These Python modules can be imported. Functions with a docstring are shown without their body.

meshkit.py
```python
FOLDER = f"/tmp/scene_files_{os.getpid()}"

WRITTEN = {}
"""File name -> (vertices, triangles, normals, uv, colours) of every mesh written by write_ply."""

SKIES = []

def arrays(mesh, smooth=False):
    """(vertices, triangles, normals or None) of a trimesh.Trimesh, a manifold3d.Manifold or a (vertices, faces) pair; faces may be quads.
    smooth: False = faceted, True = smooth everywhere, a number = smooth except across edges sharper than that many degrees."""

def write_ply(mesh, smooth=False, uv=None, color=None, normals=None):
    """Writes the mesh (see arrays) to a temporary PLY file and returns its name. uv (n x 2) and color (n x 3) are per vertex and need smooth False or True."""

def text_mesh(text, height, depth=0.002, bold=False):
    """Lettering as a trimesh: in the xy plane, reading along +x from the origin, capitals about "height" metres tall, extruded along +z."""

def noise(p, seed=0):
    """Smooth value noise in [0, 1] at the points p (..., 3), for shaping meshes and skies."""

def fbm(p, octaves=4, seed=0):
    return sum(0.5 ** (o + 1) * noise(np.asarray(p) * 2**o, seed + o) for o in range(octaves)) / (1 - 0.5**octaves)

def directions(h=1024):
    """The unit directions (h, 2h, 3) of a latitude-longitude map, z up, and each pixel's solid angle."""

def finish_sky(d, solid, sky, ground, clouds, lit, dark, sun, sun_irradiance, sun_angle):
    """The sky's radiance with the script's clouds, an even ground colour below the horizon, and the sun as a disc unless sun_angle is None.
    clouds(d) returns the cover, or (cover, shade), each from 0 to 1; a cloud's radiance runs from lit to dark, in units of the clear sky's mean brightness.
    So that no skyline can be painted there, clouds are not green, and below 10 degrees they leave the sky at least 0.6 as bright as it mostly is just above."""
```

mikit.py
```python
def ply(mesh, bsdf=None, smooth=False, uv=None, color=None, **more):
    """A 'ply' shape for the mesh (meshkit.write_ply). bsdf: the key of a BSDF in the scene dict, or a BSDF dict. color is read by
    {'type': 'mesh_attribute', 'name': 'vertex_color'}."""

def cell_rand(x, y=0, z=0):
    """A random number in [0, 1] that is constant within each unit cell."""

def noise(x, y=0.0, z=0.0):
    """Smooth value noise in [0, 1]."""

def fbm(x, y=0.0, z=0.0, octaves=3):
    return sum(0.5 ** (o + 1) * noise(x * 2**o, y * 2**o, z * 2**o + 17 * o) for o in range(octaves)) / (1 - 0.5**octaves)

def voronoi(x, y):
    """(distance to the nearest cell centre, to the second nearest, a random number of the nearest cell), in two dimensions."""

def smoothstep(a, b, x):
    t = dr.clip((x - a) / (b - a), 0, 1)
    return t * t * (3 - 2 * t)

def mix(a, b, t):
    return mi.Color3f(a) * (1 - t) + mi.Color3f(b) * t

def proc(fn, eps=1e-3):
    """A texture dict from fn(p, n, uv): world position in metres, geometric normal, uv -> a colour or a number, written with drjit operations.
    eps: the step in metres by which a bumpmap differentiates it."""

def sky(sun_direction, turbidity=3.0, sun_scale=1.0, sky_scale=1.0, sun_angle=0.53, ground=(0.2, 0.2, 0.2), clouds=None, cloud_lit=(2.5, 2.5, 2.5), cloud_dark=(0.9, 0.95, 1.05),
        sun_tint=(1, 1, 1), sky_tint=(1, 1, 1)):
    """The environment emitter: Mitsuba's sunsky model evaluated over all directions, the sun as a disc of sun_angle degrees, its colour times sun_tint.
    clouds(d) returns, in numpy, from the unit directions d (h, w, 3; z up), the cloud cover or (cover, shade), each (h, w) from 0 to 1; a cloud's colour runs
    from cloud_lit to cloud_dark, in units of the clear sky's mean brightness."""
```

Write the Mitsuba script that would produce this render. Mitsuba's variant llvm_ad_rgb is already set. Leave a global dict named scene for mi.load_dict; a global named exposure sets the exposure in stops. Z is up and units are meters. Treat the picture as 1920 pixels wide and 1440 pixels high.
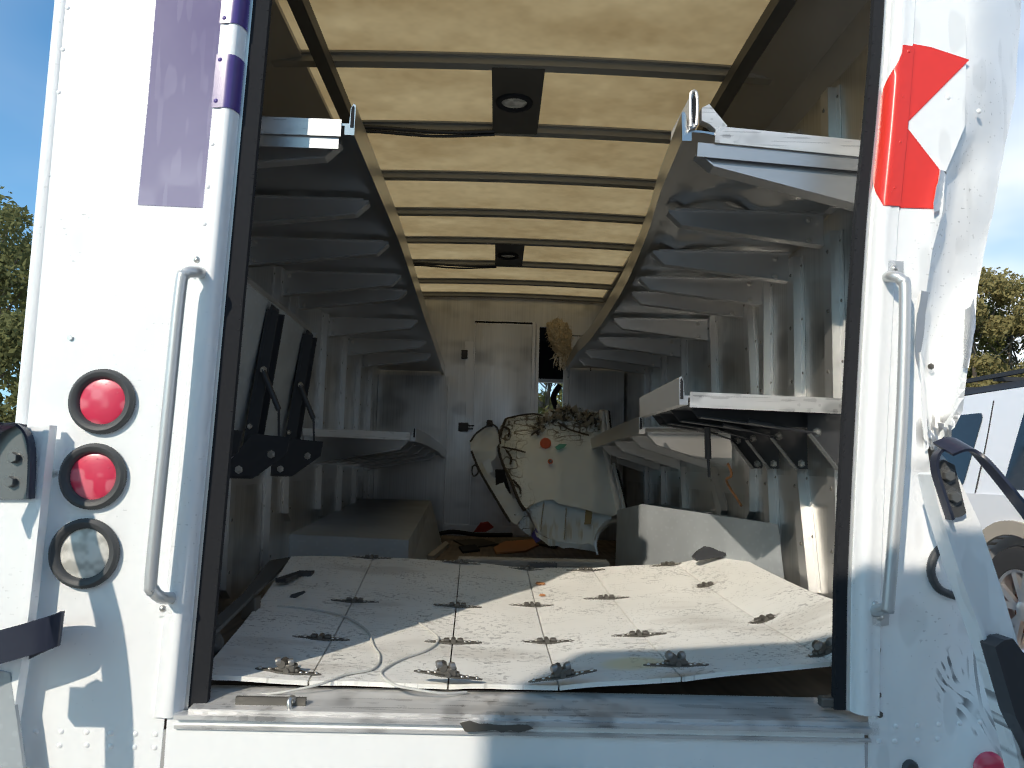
import math, random
import numpy as np, trimesh, drjit as dr, mitsuba as mi
import mikit, meshkit
from mikit import proc, noise, fbm, smoothstep, mix
from manifold3d import CrossSection, Manifold
from scipy.spatial import Delaunay
from scipy.interpolate import LinearNDInterpolator
from shapely.geometry import Polygon, Point, LineString
import shapely

random.seed(7); RNG = np.random.default_rng(7)
scene, labels = {}, {}
T = mi.ScalarTransform4f

# ------------------------------------------------------------------ camera, sky, exposure
CZ = 1.25                                   # camera height above the ground, the van's rear face stands 1.95 m ahead
F, CXP, CYP = 1450.0, 960.0, 720.0
_f = np.array([(930 - CXP) / F, (CYP - 872) / F, 1.0]); _f /= np.linalg.norm(_f)      # the van's long axis (+y) in camera space
_roll = math.radians(1.6)
_u = np.array([math.sin(_roll), math.cos(_roll), 0.0]); _u -= _f * (_u @ _f); _u /= np.linalg.norm(_u)
_r = np.cross(_u, _f)
RW = np.stack([_r, _f, _u])                 # rows: world x, y, z axes in camera space (right, up, forward)
c_right, c_up, c_fwd = RW[:, 0], RW[:, 1], RW[:, 2]
m = np.eye(4); m[:3, 0] = -c_right; m[:3, 1] = c_up; m[:3, 2] = c_fwd; m[:3, 3] = [0, 0, CZ]
scene['camera'] = {'type': 'perspective', 'fov': 2 * math.degrees(math.atan(960 / F)), 'fov_axis': 'x',
                   'near_clip': 0.05, 'far_clip': 2000.0, 'to_world': T(m.tolist())}
SUN = np.array([-0.65, -1.0, 0.74]); SUN /= np.linalg.norm(SUN)

def clouds(d):
    n = meshkit.fbm(np.stack([d[..., 0] * 2.2 / (d[..., 2] + .25), d[..., 1] * 2.2 / (d[..., 2] + .25), d[..., 2] * 0], -1), 5, seed=3)
    base = np.clip((n - .42) * 2.2, 0, 1) * .8
    side = np.clip((d[..., 0] + .15) * 1.3, 0, 1)
    low = np.clip(1 - d[..., 2] * 1.6, 0, 1)
    return np.clip(base * (.16 + .84 * side) + (.75 * side + .10) * low ** 1.5, 0, .85)
scene['sky'] = mikit.sky(SUN.tolist(), turbidity=3, clouds=clouds, cloud_lit=(3.1, 3.15, 3.25), cloud_dark=(1.2, 1.3, 1.5), sun_tint=(.89, 1.0, 1.24), sky_tint=(.92, 1.5, 1.72), sky_scale=1.15)
labels['sky'] = {'kind': 'structure', 'label': 'blue sky with thin white clouds to the right'}
exposure = 1.52

# ------------------------------------------------------------------ helpers (z is measured from the camera height here; put() lifts by CZ)
def P(px, py, d):
    v = np.array([(px - CXP) / F, (CYP - py) / F, 1.0]); w = RW @ v
    return w * (d / w[1])
def PX(px, py, X):
    w = RW @ np.array([(px - CXP) / F, (CYP - py) / F, 1.0]); return w * (X / w[0])
def PZ(px, py, Z):
    w = RW @ np.array([(px - CXP) / F, (CYP - py) / F, 1.0]); return w * (Z / w[2])
COUNT = {}
def number(key):
    n = COUNT.get(key, 0); COUNT[key] = n + 1
    return key if n == 0 else f'{key}_{n:03d}'
def tm(mesh):
    if isinstance(mesh, Manifold):
        q = mesh.to_mesh(); return trimesh.Trimesh(q.vert_properties[:, :3], q.tri_verts, process=False)
    if isinstance(mesh, (list, tuple)) and not isinstance(mesh[0], np.ndarray):
        return trimesh.util.concatenate([tm(x) for x in mesh])
    if isinstance(mesh, tuple): return trimesh.Trimesh(mesh[0], mesh[1], process=False)
    return mesh
def put(name, mesh, bsdf, smooth=False, parent=None, label=None, cat=None, group=None, kind=None, color=None):
    key = number(name if parent is None else parent + '__' + name)
    q = tm(mesh).copy(); q.vertices = np.asarray(q.vertices) + [0, 0, CZ]
    scene[key] = mikit.ply(q, 'm_' + bsdf, smooth=smooth, color=color)
    d = {k: v for k, v in (('label', label), ('category', cat), ('group', group), ('kind', kind)) if v}
    if d: labels[key] = d
    return key
def thing(name, label, cat, group=None):
    key = number(name); labels[key] = {'label': label, 'category': cat}
    if group: labels[key]['group'] = group
    return key
def box(lo, hi, r=0.0):
    lo, hi = np.minimum(lo, hi), np.maximum(lo, hi)
    if r:
        c = [Manifold.sphere(r, 8).translate([x, y, z]) for x in (lo[0] + r, hi[0] - r) for y in (lo[1] + r, hi[1] - r) for z in (lo[2] + r, hi[2] - r)]
        return tm(Manifold.batch_hull(c))
    b = trimesh.creation.box(extents=hi - lo); b.apply_translation((hi + lo) / 2); return b
def prism(poly, axis, a, b):
    """A 2D outline, in the two other axes (in x,y,z order), extruded along an axis from a to b."""
    p = np.asarray(poly, float); a, b = min(a, b), max(a, b)
    if Polygon(p).exterior.is_ccw is False: p = p[::-1]
    cs = CrossSection([p])
    q = tm(Manifold.extrude(cs, b - a)); v = np.array(q.vertices); f = np.array(q.faces)
    if axis == 'z': w = np.stack([v[:, 0], v[:, 1], v[:, 2] + a], 1)
    if axis == 'y': w = np.stack([v[:, 0], v[:, 2] + a, v[:, 1]], 1); f = f[:, ::-1]
    if axis == 'x': w = np.stack([v[:, 2] + a, v[:, 0], v[:, 1]], 1)
    return trimesh.Trimesh(w, f, process=False)
def smooth_path(pts, n=8):
    pts = np.asarray(pts, float)
    if len(pts) < 3: return pts
    p = np.vstack([2 * pts[0] - pts[1], pts, 2 * pts[-1] - pts[-2]]); out = []
    for i in range(1, len(p) - 2):
        for t in np.linspace(0, 1, n, endpoint=False):
            a, b, c, d = p[i - 1:i + 3]
            out.append(.5 * (2 * b + (c - a) * t + (2 * a - 5 * b + 4 * c - d) * t * t + (3 * b - a - 3 * c + d) * t ** 3))
    return np.array(out + [pts[-1]])
def sweep(pts, section, up=(0, 0, 1), cap=True):
    """A closed 2D section swept along a polyline; section x goes sideways, y along up."""
    pts = np.asarray(pts, float); k = len(section); sec = np.asarray(section, float)
    t = np.gradient(pts, axis=0); t /= np.linalg.norm(t, axis=1, keepdims=True) + 1e-12
    rings, ref = [], np.asarray(up, float)
    for p, d in zip(pts, t):
        s = np.cross(d, ref); 
        if np.linalg.norm(s) < 1e-4: s = np.cross(d, [0.01, 1, 0.02])
        s /= np.linalg.norm(s); u = np.cross(s, d); ref = u
        rings.append(p + sec[:, :1] * s + sec[:, 1:] * u)
    v = np.vstack(rings); f = []
    for i in range(len(pts) - 1):
        for j in range(k):
            a, b = i * k + j, i * k + (j + 1) % k
            f += [[a, b, b + k], [a, b + k, a + k]]
    if cap:
        n = len(v); v = np.vstack([v, pts[0], pts[-1]])
        for j in range(k):
            f += [[n, (j + 1) % k, j], [n + 1, n - k + j, n - k + (j + 1) % k]]
    return trimesh.Trimesh(v, f, process=False)
def circle(r, n=10): return [(r * math.cos(a), r * math.sin(a)) for a in np.linspace(0, 2 * math.pi, n, endpoint=False)]
def rect(w, h): return [(-w / 2, -h / 2), (w / 2, -h / 2), (w / 2, h / 2), (-w / 2, h / 2)]
def tube(pts, r, n=10, s=0): return sweep(smooth_path(pts, s) if s else pts, circle(r, n))
def bar(a, b, w, h, up=(0, 0, 1)): return sweep(np.array([a, b]), rect(w, h), up)
def lathe(profile, axis_from, axis_dir, n=32):
    """profile: (radius, height) rows; turned about axis_dir through axis_from."""
    q = trimesh.creation.revolve(np.asarray(profile, float), sections=n)
    q.apply_transform(trimesh.geometry.align_vectors([0, 0, 1], np.asarray(axis_dir, float) / np.linalg.norm(axis_dir))); q.apply_translation(axis_from); return q
def dome(p, r, n=(0, -1, 0), h=.45):
    return lathe([(0, r * h), (r * .5, r * h * .85), (r * .85, r * h * .45), (r, 0), (r, -.002)], p, n, 9)
def bolt(p, r, n=(0, -1, 0), h=.008):
    q = lathe([(0, h), (r * .85, h), (r, h * .75), (r, 0), (r * 1.7, 0), (r * 1.7, -.003), (0, -.003)], p, n, 6); return q
def fill(poly, step, smooth_edge=False):
    """Points and triangles over a polygon, both its border and its inside sampled at about step."""
    g = Polygon(poly); L = g.exterior.length; n = max(8, int(L / step))
    corners = list(poly); border = []
    for a, b in zip(corners, corners[1:] + corners[:1]):
        k = max(1, int(round(math.hypot(b[0] - a[0], b[1] - a[1]) / step)))
        border += [(a[0] + (b[0] - a[0]) * t / k, a[1] + (b[1] - a[1]) * t / k) for t in range(k)]
    x0, y0, x1, y1 = g.bounds
    X, Y = np.meshgrid(np.arange(x0, x1, step), np.arange(y0, y1, step * .87)); X[1::2] += step / 2
    ins = np.stack([X.ravel(), Y.ravel()], 1)
    inner = g.buffer(-step * .55)
    ins = ins[shapely.contains_xy(inner, ins[:, 0], ins[:, 1])] if not inner.is_empty else ins[:0]
    pts = np.vstack([np.array(border), ins]); tri = Delaunay(pts).simplices
    c = pts[tri].mean(1); tri = tri[shapely.contains_xy(g.buffer(1e-6), c[:, 0], c[:, 1])]
    a, b, c = pts[tri[:, 0]], pts[tri[:, 1]], pts[tri[:, 2]]
    s = (b[:, 0] - a[:, 0]) * (c[:, 1] - a[:, 1]) - (b[:, 1] - a[:, 1]) * (c[:, 0] - a[:, 0])
    tri[s < 0] = tri[s < 0][:, ::-1]
    return pts, tri[np.abs(s) > 1e-9], len(border)
def solid(V, tri, nb, off):
    """A sheet (its first nb vertices run round its border) given thickness: the back moved by off."""
    n = len(V); f = [tri, tri[:, ::-1] + n]
    i = np.arange(nb); j = (i + 1) % nb
    f += [np.stack([j, i, i + n], 1), np.stack([j, i + n, j + n], 1)]
    return trimesh.Trimesh(np.vstack([V, V + np.asarray(off)]), np.vstack(f), process=False)
def plate(poly, d, thick=.004, step=14, fn=None, off=None):
    """A sheet with an outline sighted on the photo, standing at depth d (a number or a function of the sighting), with real thickness behind it."""
    pts, tri, nb = fill(poly, step)
    dd = (lambda x, y: d) if not callable(d) else d
    V = np.array([P(x, y, dd(x, y)) for x, y in pts])
    if fn is not None: V = fn(V)
    return solid(V, tri[:, ::-1], nb, off if off is not None else [0, thick, 0])
def jag(poly, amp, step, seed=0):
    r = np.random.default_rng(seed); out = []
    for a, b in zip(poly, poly[1:] + poly[:1]):
        k = max(1, int(math.hypot(b[0] - a[0], b[1] - a[1]) / step))
        for t in range(k):
            j = r.normal(0, amp, 2) if t else np.zeros(2)
            out.append((a[0] + (b[0] - a[0]) * t / k + j[0], a[1] + (b[1] - a[1]) * t / k + j[1]))
    return out

# ------------------------------------------------------------------ materials
def two(b): return {'type': 'twosided', 'b': b}
def rgb(*c): return {'type': 'rgb', 'value': list(c)}
def prin(col, rough=.5, **k):
    return two({'type': 'principled', 'base_color': rgb(*col) if isinstance(col, tuple) else col, 'roughness': rough, **k})
def white_fn(p, n, uv):
    g = fbm(p.x * 6, p.y * 6, p.z * 2.2, 3); s = noise(p.x * 45, p.y * 45, p.z * 3.0)
    v = .86 - .10 * smoothstep(.55, .8, g) - .05 * smoothstep(.8, .95, s)
    speck = smoothstep(.83, .9, noise(p.x * 130, p.y * 130, p.z * 130)) * smoothstep(.5, .75, g)
    low = smoothstep(.75, .35, p.z)
    v = v * (1 - .35 * speck) * (1 - .06 * low * s)
    return mi.Color3f(v * .985, v, v * .995)
def scuff_fn(p, n, uv):
    base = white_fn(p, n, uv)
    # black rubbed scratches in two worn places low on the panel and along the torn edge
    def patch(cx, cz, rx, rz):
        a = (p.x - cx) / rx; b = (p.z - cz) / rz
        return smoothstep(1.0, .35, a * a + b * b)
    t = p.x * .95 + p.z * .7
    st = smoothstep(.60, .70, noise(t * 150 + noise(p.x * 12, p.z * 12) * 6, (p.z - p.x) * 14, 0)) * smoothstep(.35, .6, fbm(p.x * 30, p.z * 30, 1, 2))
    st2 = smoothstep(.6, .68, noise(p.x * 120, p.z * 9, 2))
    k = st * dr.maximum(patch(1.15, .74, .055, .10), patch(1.215, .58, .045, .12) * .8) + st2 * patch(1.14, 1.36, .10, .06) * .8 + st2 * patch(1.24, .80, .06, .15) * .7
    k = dr.clip(k, 0, 1)
    grey = smoothstep(.62, .75, noise(p.x * 30, p.y * 30, p.z * 9)) * .10
    return mix(base * (1 - grey), mi.Color3f(.07, .075, .08), k * .85)
def alu_fn(p, n, uv):
    br = noise(p.x * 9, p.y * 9, p.z * 1.3); fine = noise(p.x * 160, p.y * 160, p.z * 3)
    stain = smoothstep(.5, .75, fbm(p.x * 3, p.y * 3, p.z * 4, 3))
    v = .44 + .20 * br + .10 * fine - .20 * stain
    return mi.Color3f(v, v * .985, v * .945)
def alu_rough(p, n, uv):
    return .22 + .22 * fbm(p.x * 5, p.y * 5, p.z * 2.5, 3)
def bright_fn(p, n, uv):
    fine = noise(p.x * 7, p.y * 90, p.z * 60); d = fbm(p.x * 11, p.y * 11, p.z * 11, 3)
    sc = smoothstep(.72, .8, noise(p.x * 14, p.y * 160, p.z * 160)) * .16 + smoothstep(.66, .74, noise(p.x * 60, p.y * 60, p.z * 60)) * smoothstep(.45, .6, noise(p.x * 5, p.y * 5, 1)) * .14
    v = .72 - .12 * fine - .24 * smoothstep(.50, .72, d) - sc
    return mi.Color3f(v, v * .99, v * .97)
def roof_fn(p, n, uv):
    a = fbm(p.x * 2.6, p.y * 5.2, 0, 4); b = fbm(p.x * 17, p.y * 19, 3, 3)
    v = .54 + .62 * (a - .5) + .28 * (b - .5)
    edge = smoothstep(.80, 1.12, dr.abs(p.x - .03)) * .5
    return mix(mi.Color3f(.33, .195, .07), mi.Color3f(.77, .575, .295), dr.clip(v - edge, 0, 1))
def door_fn(p, n, uv):
    g = fbm(p.x * 4, p.y * 4, 0, 3)
    dash = smoothstep(.70, .78, noise(p.x * 75, p.y * 130, 5)) * smoothstep(.48, .66, noise(p.x * 9, p.y * 9, 9))
    sp_ = smoothstep(.76, .84, noise(p.x * 150, p.y * 170, 8)) * smoothstep(.35, .6, noise(p.x * 14, p.y * 14, 2))
    line = smoothstep(.86, .91, noise(p.x * 22, p.y * 190, 2)) * .6
    dirt = smoothstep(.62, .8, fbm(p.x * 2.2 + 4, p.y * 5, 7, 4)) * .4
    yel = smoothstep(1, .2, (p.x - .40) ** 2 / .012 + (p.y - 2.23) ** 2 / .006) * .6
    c = mix(mi.Color3f(.76, .755, .72), mi.Color3f(.64, .635, .60), g)
    c = mix(c, mi.Color3f(.10, .095, .09), dr.clip(dash * .6 + line * .35 + sp_ * .5, 0, 1) * .65)
    c = mix(c, mi.Color3f(.36, .33, .29), dirt)
    return mix(c, mi.Color3f(.72, .60, .30), yel)
def floor_fn(p, n, uv):
    g = fbm(p.x * 4, p.y * 4, 0, 4); s = noise(p.x * 60, p.y * 4, 3)
    return mix(mi.Color3f(.05, .042, .035), mi.Color3f(.24, .19, .145), dr.clip(g * .8 + s * .3 - .1, 0, 1))
def wreck_fn(p, n, uv):
    g = fbm(p.x * 5, p.y * 5, p.z * 5, 3); st = fbm(p.x * 26, 0, p.z * 5 + 3, 3)
    c = mix(mi.Color3f(.80, .87, .88), mi.Color3f(.70, .77, .79), g)
    # torn, scraped left edge and top edge show dark backing; rusty glue stains in the lower band
    left = smoothstep(.17, .02, p.x - (.12 + (1.1 - p.z) * .22 + .12 * (noise(p.z * 14, 0, 3) - .5))) 
    rid = dr.abs(noise(p.x * 24, p.y * 8, p.z * 15) - .5); rid2 = dr.abs(noise(p.x * 55, p.y * 8, p.z * 40) - .5)
    left = left * dr.maximum(smoothstep(.06, .02, rid), smoothstep(.05, .02, rid2) * .4) * smoothstep(.7, .85, p.z) * smoothstep(-.2, -.1, p.x)
    top = smoothstep(1.40, 1.53, p.z + .10 * (noise(p.x * 13, 1, 1) - .5)) * smoothstep(.085, .03, dr.minimum(dr.abs(noise(p.x * 20, p.y * 9, p.z * 26 + 4) - .5), .03 + dr.abs(noise(p.x * 60, p.y * 9, p.z * 45 + 9) - .5)))
    c = mix(c, mi.Color3f(.085, .07, .05), dr.clip(dr.maximum(left, top), 0, 1) * .9)
    rust = smoothstep(.46, .62, st) * smoothstep(.93, .84, p.z) * smoothstep(.55, .65, p.z)
    return mix(c, mi.Color3f(.50, .40, .20), rust * .55)
def purple_fn(p, n, uv):
    w = fbm(p.x * 5, 0, p.z * 3.4, 4); sc = smoothstep(.66, .78, noise(p.x * 70, 0, p.z * 9)) 
    fade = smoothstep(2.42, 1.9, p.z) * .6 + .25 * w
    patch = smoothstep(.62, .74, noise(p.x * 12, 4, p.z * 9)) * smoothstep(2.05, 1.9, p.z)
    return mix(mi.Color3f(.062, .048, .175), mi.Color3f(.27, .255, .38), dr.clip(fade + .35 * sc * w + .45 * patch, 0, 1))
def ground_fn(p, n, uv):
    g = fbm(p.x * .5, p.y * .5, 0, 4); s = noise(p.x * 40, p.y * 40)
    return mix(mi.Color3f(.24, .22, .19), mi.Color3f(.44, .41, .365), dr.clip(.7 * g + .4 * s, 0, 1))
def bark_fn(p, n, uv):
    return mix(mi.Color3f(.06, .05, .04), mi.Color3f(.17, .14, .11), noise(p.x * 6, p.y * 6, p.z * 1.2))
def lens_fn(p, n, uv):
    g = noise(p.x * 40, p.y * 40, p.z * 40)
    return mix(mi.Color3f(.62, .03, .08), mi.Color3f(.70, .14, .19), smoothstep(.45, .7, g))
def clear_fn(p, n, uv):
    return mix(mi.Color3f(.40, .395, .36), mi.Color3f(.70, .69, .64), smoothstep(.3, .7, fbm(p.x * 45, p.y * 45, p.z * 45, 2)))
def foam_fn(p, n, uv):
    return mix(mi.Color3f(.36, .29, .18), mi.Color3f(.64, .55, .39), fbm(p.x * 25, p.y * 25, p.z * 12, 3))

def galv_fn(p, n, uv):
    v = .50 + .16 * (fbm(p.x * 5, p.y * 5, p.z * 5, 4) - .5) + .03 * smoothstep(.72, .8, noise(p.x * 60, p.y * 60, p.z * 60))
    return mi.Color3f(v * .86, v * .93, v * .97)
def leafb(c): return {'type': 'principledthin', 'base_color': rgb(*c), 'roughness': .6, 'diff_trans': .7, 'spec_trans': 0.0}
MATS = {
 'white_paint': prin(proc(white_fn), .32, clearcoat=.35, clearcoat_gloss=.85),
 'scuffed_paint': prin(proc(scuff_fn), .34, clearcoat=.3, clearcoat_gloss=.85),
 'alu_wall': prin(proc(alu_fn), proc(alu_rough), metallic=.92),
 'alu_shelf': prin((.47, .475, .475), .22, metallic=.97),
 'alu_bracket': prin((.55, .55, .545), .40, metallic=.88),
 'alu_post': prin((.62, .615, .60), .36, metallic=.85),
 'alu_bright': prin(proc(bright_fn), .42, metallic=.5),
 'galvanised': prin(proc(galv_fn), .5, metallic=.4),
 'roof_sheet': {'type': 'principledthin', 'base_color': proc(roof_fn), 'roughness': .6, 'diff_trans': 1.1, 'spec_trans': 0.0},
 'bow_steel': prin((.29, .285, .26), .5, metallic=.35),
 'cove_metal': prin((.40, .39, .37), .45, metallic=.6),
 'dark_rail': prin((.07, .068, .062), .5, metallic=.3),
 'lamp_plate': prin((.085, .08, .07), .55, metallic=.2),
 'door_skin': prin(proc(door_fn), .5),
 'hinge_steel': prin((.15, .14, .125), .45, metallic=.65),
 'roller_steel': prin((.34, .33, .31), .42, metallic=.8),
 'bolt_steel': prin((.62, .60, .56), .35, metallic=.9),
 'black_plastic': prin((.028, .03, .035), .42),
 'black_steel': prin((.020, .025, .045), .28, clearcoat=.5, clearcoat_gloss=.9),
 'satin_bracket': prin((.17, .178, .178), .38, metallic=.5),
 'rubber': prin((.055, .058, .06), .55),
 'brush_black': prin((.012, .013, .016), .95),
 'tube_paint': prin((.60, .61, .605), .38, metallic=.5),
 'red_lens': prin(proc(lens_fn), .30, clearcoat=.6, clearcoat_gloss=.8),
 'clear_lens': prin(proc(clear_fn), .3, clearcoat=.8, clearcoat_gloss=.85),
 'purple_film': prin(proc(purple_fn), .5, specular=.35),
 'deep_purple': prin((.075, .045, .22), .3, clearcoat=.4),
 'red_film': prin((.74, .035, .022), .34, clearcoat=.4, clearcoat_gloss=.8),
 'wood_floor': prin(proc(floor_fn), .75),
 'wreck_paint': prin(proc(wreck_fn), .45),
 'wreck_plain': prin((.66, .71, .72), .5),
 'torn_backing': prin((.36, .32, .24), .9),
 'dark_backing': prin((.05, .045, .04), .9),
 'foam': prin(proc(foam_fn), .95),
 'orange_paint': prin((.62, .10, .02), .5),
 'red_cloth': prin((.32, .03, .02), .8),
 'orange_board': prin((.42, .19, .08), .8),
 'grey_board': prin((.30, .28, .25), .6),
 'cable_grey': prin((.50, .50, .47), .5),
 'teal_mark': prin((.12, .42, .36), .7),
 'tape_tan': prin((.40, .31, .15), .7),
 'ground_mat': prin(proc(ground_fn), .95),
 'bark': prin(proc(bark_fn), .9),
 'leaf_dark': leafb((.18, .185, .08)), 'leaf_mid': leafb((.20, .205, .075)), 'leaf_gold': leafb((.30, .255, .11)),
 'car_paint': prin((.80, .81, .82), .25, clearcoat=.9, clearcoat_gloss=.95),
 'car_glass': prin((.012, .018, .025), .06, specular=.7),
 'tan_trim': prin((.40, .35, .28), .5), 'dark_trim': prin((.03, .03, .032), .55), 'tyre': prin((.03, .03, .031), .85),
 'alloy': prin((.70, .70, .70), .25, metallic=.8), 'rust_disc': prin((.20, .07, .035), .8),
 'pane': {'type': 'thindielectric', 'int_ior': 1.5}, 'truck_paint': prin((.78, .79, .79), .5), 'amber': prin((.60, .22, .02), .3),
}
scene.update({'m_' + k: v for k, v in MATS.items()})

# ------------------------------------------------------------------ ground
gx = np.concatenate([-np.geomspace(400, 8, 14), np.linspace(-7, 7, 15), np.geomspace(8, 400, 14)])
GX, GY = np.meshgrid(gx, gx); 
GZ = -CZ + .06 * (meshkit.fbm(np.stack([GX * .3, GY * .3, GX * 0], -1), 3, seed=5) - .5) * np.exp(-(GX ** 2 + GY ** 2) / 900)
n_ = len(gx); ii = np.arange(n_ - 1)[:, None] * n_ + np.arange(n_ - 1)[None]; ii = ii.ravel()
put('ground', trimesh.Trimesh(np.stack([GX, GY, GZ], -1).reshape(-1, 3), np.vstack([np.stack([ii, ii + 1, ii + n_ + 1], 1), np.stack([ii, ii + n_ + 1, ii + n_], 1)]), process=False),
    'ground_mat', True, kind='structure')

# ------------------------------------------------------------------ the van
VAN = thing('delivery_van', 'white delivery van seen through its open rear doorway, its right rear corner torn and crushed', 'van')
YR, YB = 1.95, 7.15                          # rear face, bulkhead
XL, XR = -1.10, 1.17                         # inner wall faces
XLO, XRO = -1.185, 1.265                     # outer skins
ZF, ZR, ZH = -.645, 1.55, 1.47               # floor, roof, underside of the rear header

def wall_part(name, mesh, mat, **k): return put(name, mesh, mat, parent=VAN, **k)
# floor, side walls, roof
put('floor', box([XLO + .02, YR + .16, ZF - .06], [XRO - .02, YB + .05, ZF]), 'wood_floor', parent=VAN, label='dirty dark plywood cargo floor')
LW = put('side_wall', box([XL - .012, YR + .10, ZF], [XL, YB, ZR - .16]), 'alu_wall', parent=VAN, label='left inner wall of dull aluminium sheet')
RWL = put('side_wall', box([XR, YR + .10, ZF], [XR + .012, YB, ZR - .16]), 'alu_wall', parent=VAN, label='right inner wall of dull aluminium sheet')
put('outer_skin', box([XLO, YR + .02, -.75], [XLO + .006, 8.75, ZR]), 'white_paint', parent=VAN)
put('outer_skin', box([XRO - .006, YR + .55, -.75], [XRO, 8.75, ZR]), 'white_paint', parent=VAN)
# roof: thin translucent sheet, a little crowned, carried by bows
def crown(x): return .03 * (1 - ((x - .03) / 1.2) ** 2)
nx, ny = 25, 30
xs, ys = np.linspace(XLO + .04, XRO - .09, nx), np.linspace(YR + .05, YB, ny)
GX, GY = np.meshgrid(xs, ys)
V = np.stack([GX, GY, ZR + .047 + crown(GX) - .03], -1).reshape(-1, 3)
ii = (np.arange(ny - 1)[:, None] * nx + np.arange(nx - 1)[None]).ravel()
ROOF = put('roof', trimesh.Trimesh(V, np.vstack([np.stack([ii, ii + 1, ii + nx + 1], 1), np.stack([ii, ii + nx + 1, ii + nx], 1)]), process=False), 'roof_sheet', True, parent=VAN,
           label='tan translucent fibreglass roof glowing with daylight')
sp = .6
bow_d = [2.9 + .611 * k for k in range(8)]
for k, d in enumerate(bow_d):
    x = np.linspace(XLO + .07, XRO - .12, 21); z = ZR + crown(x) - .005
    if d > 7.1: d = 7.09
    put('bow', [sweep(np.stack([x, x * 0 + d, z], 1), rect(.05, .035)), sweep(np.stack([x, x * 0 + d - .034, z + .014], 1), rect(.018, .008))], 'bow_steel', 15, parent=ROOF)
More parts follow.
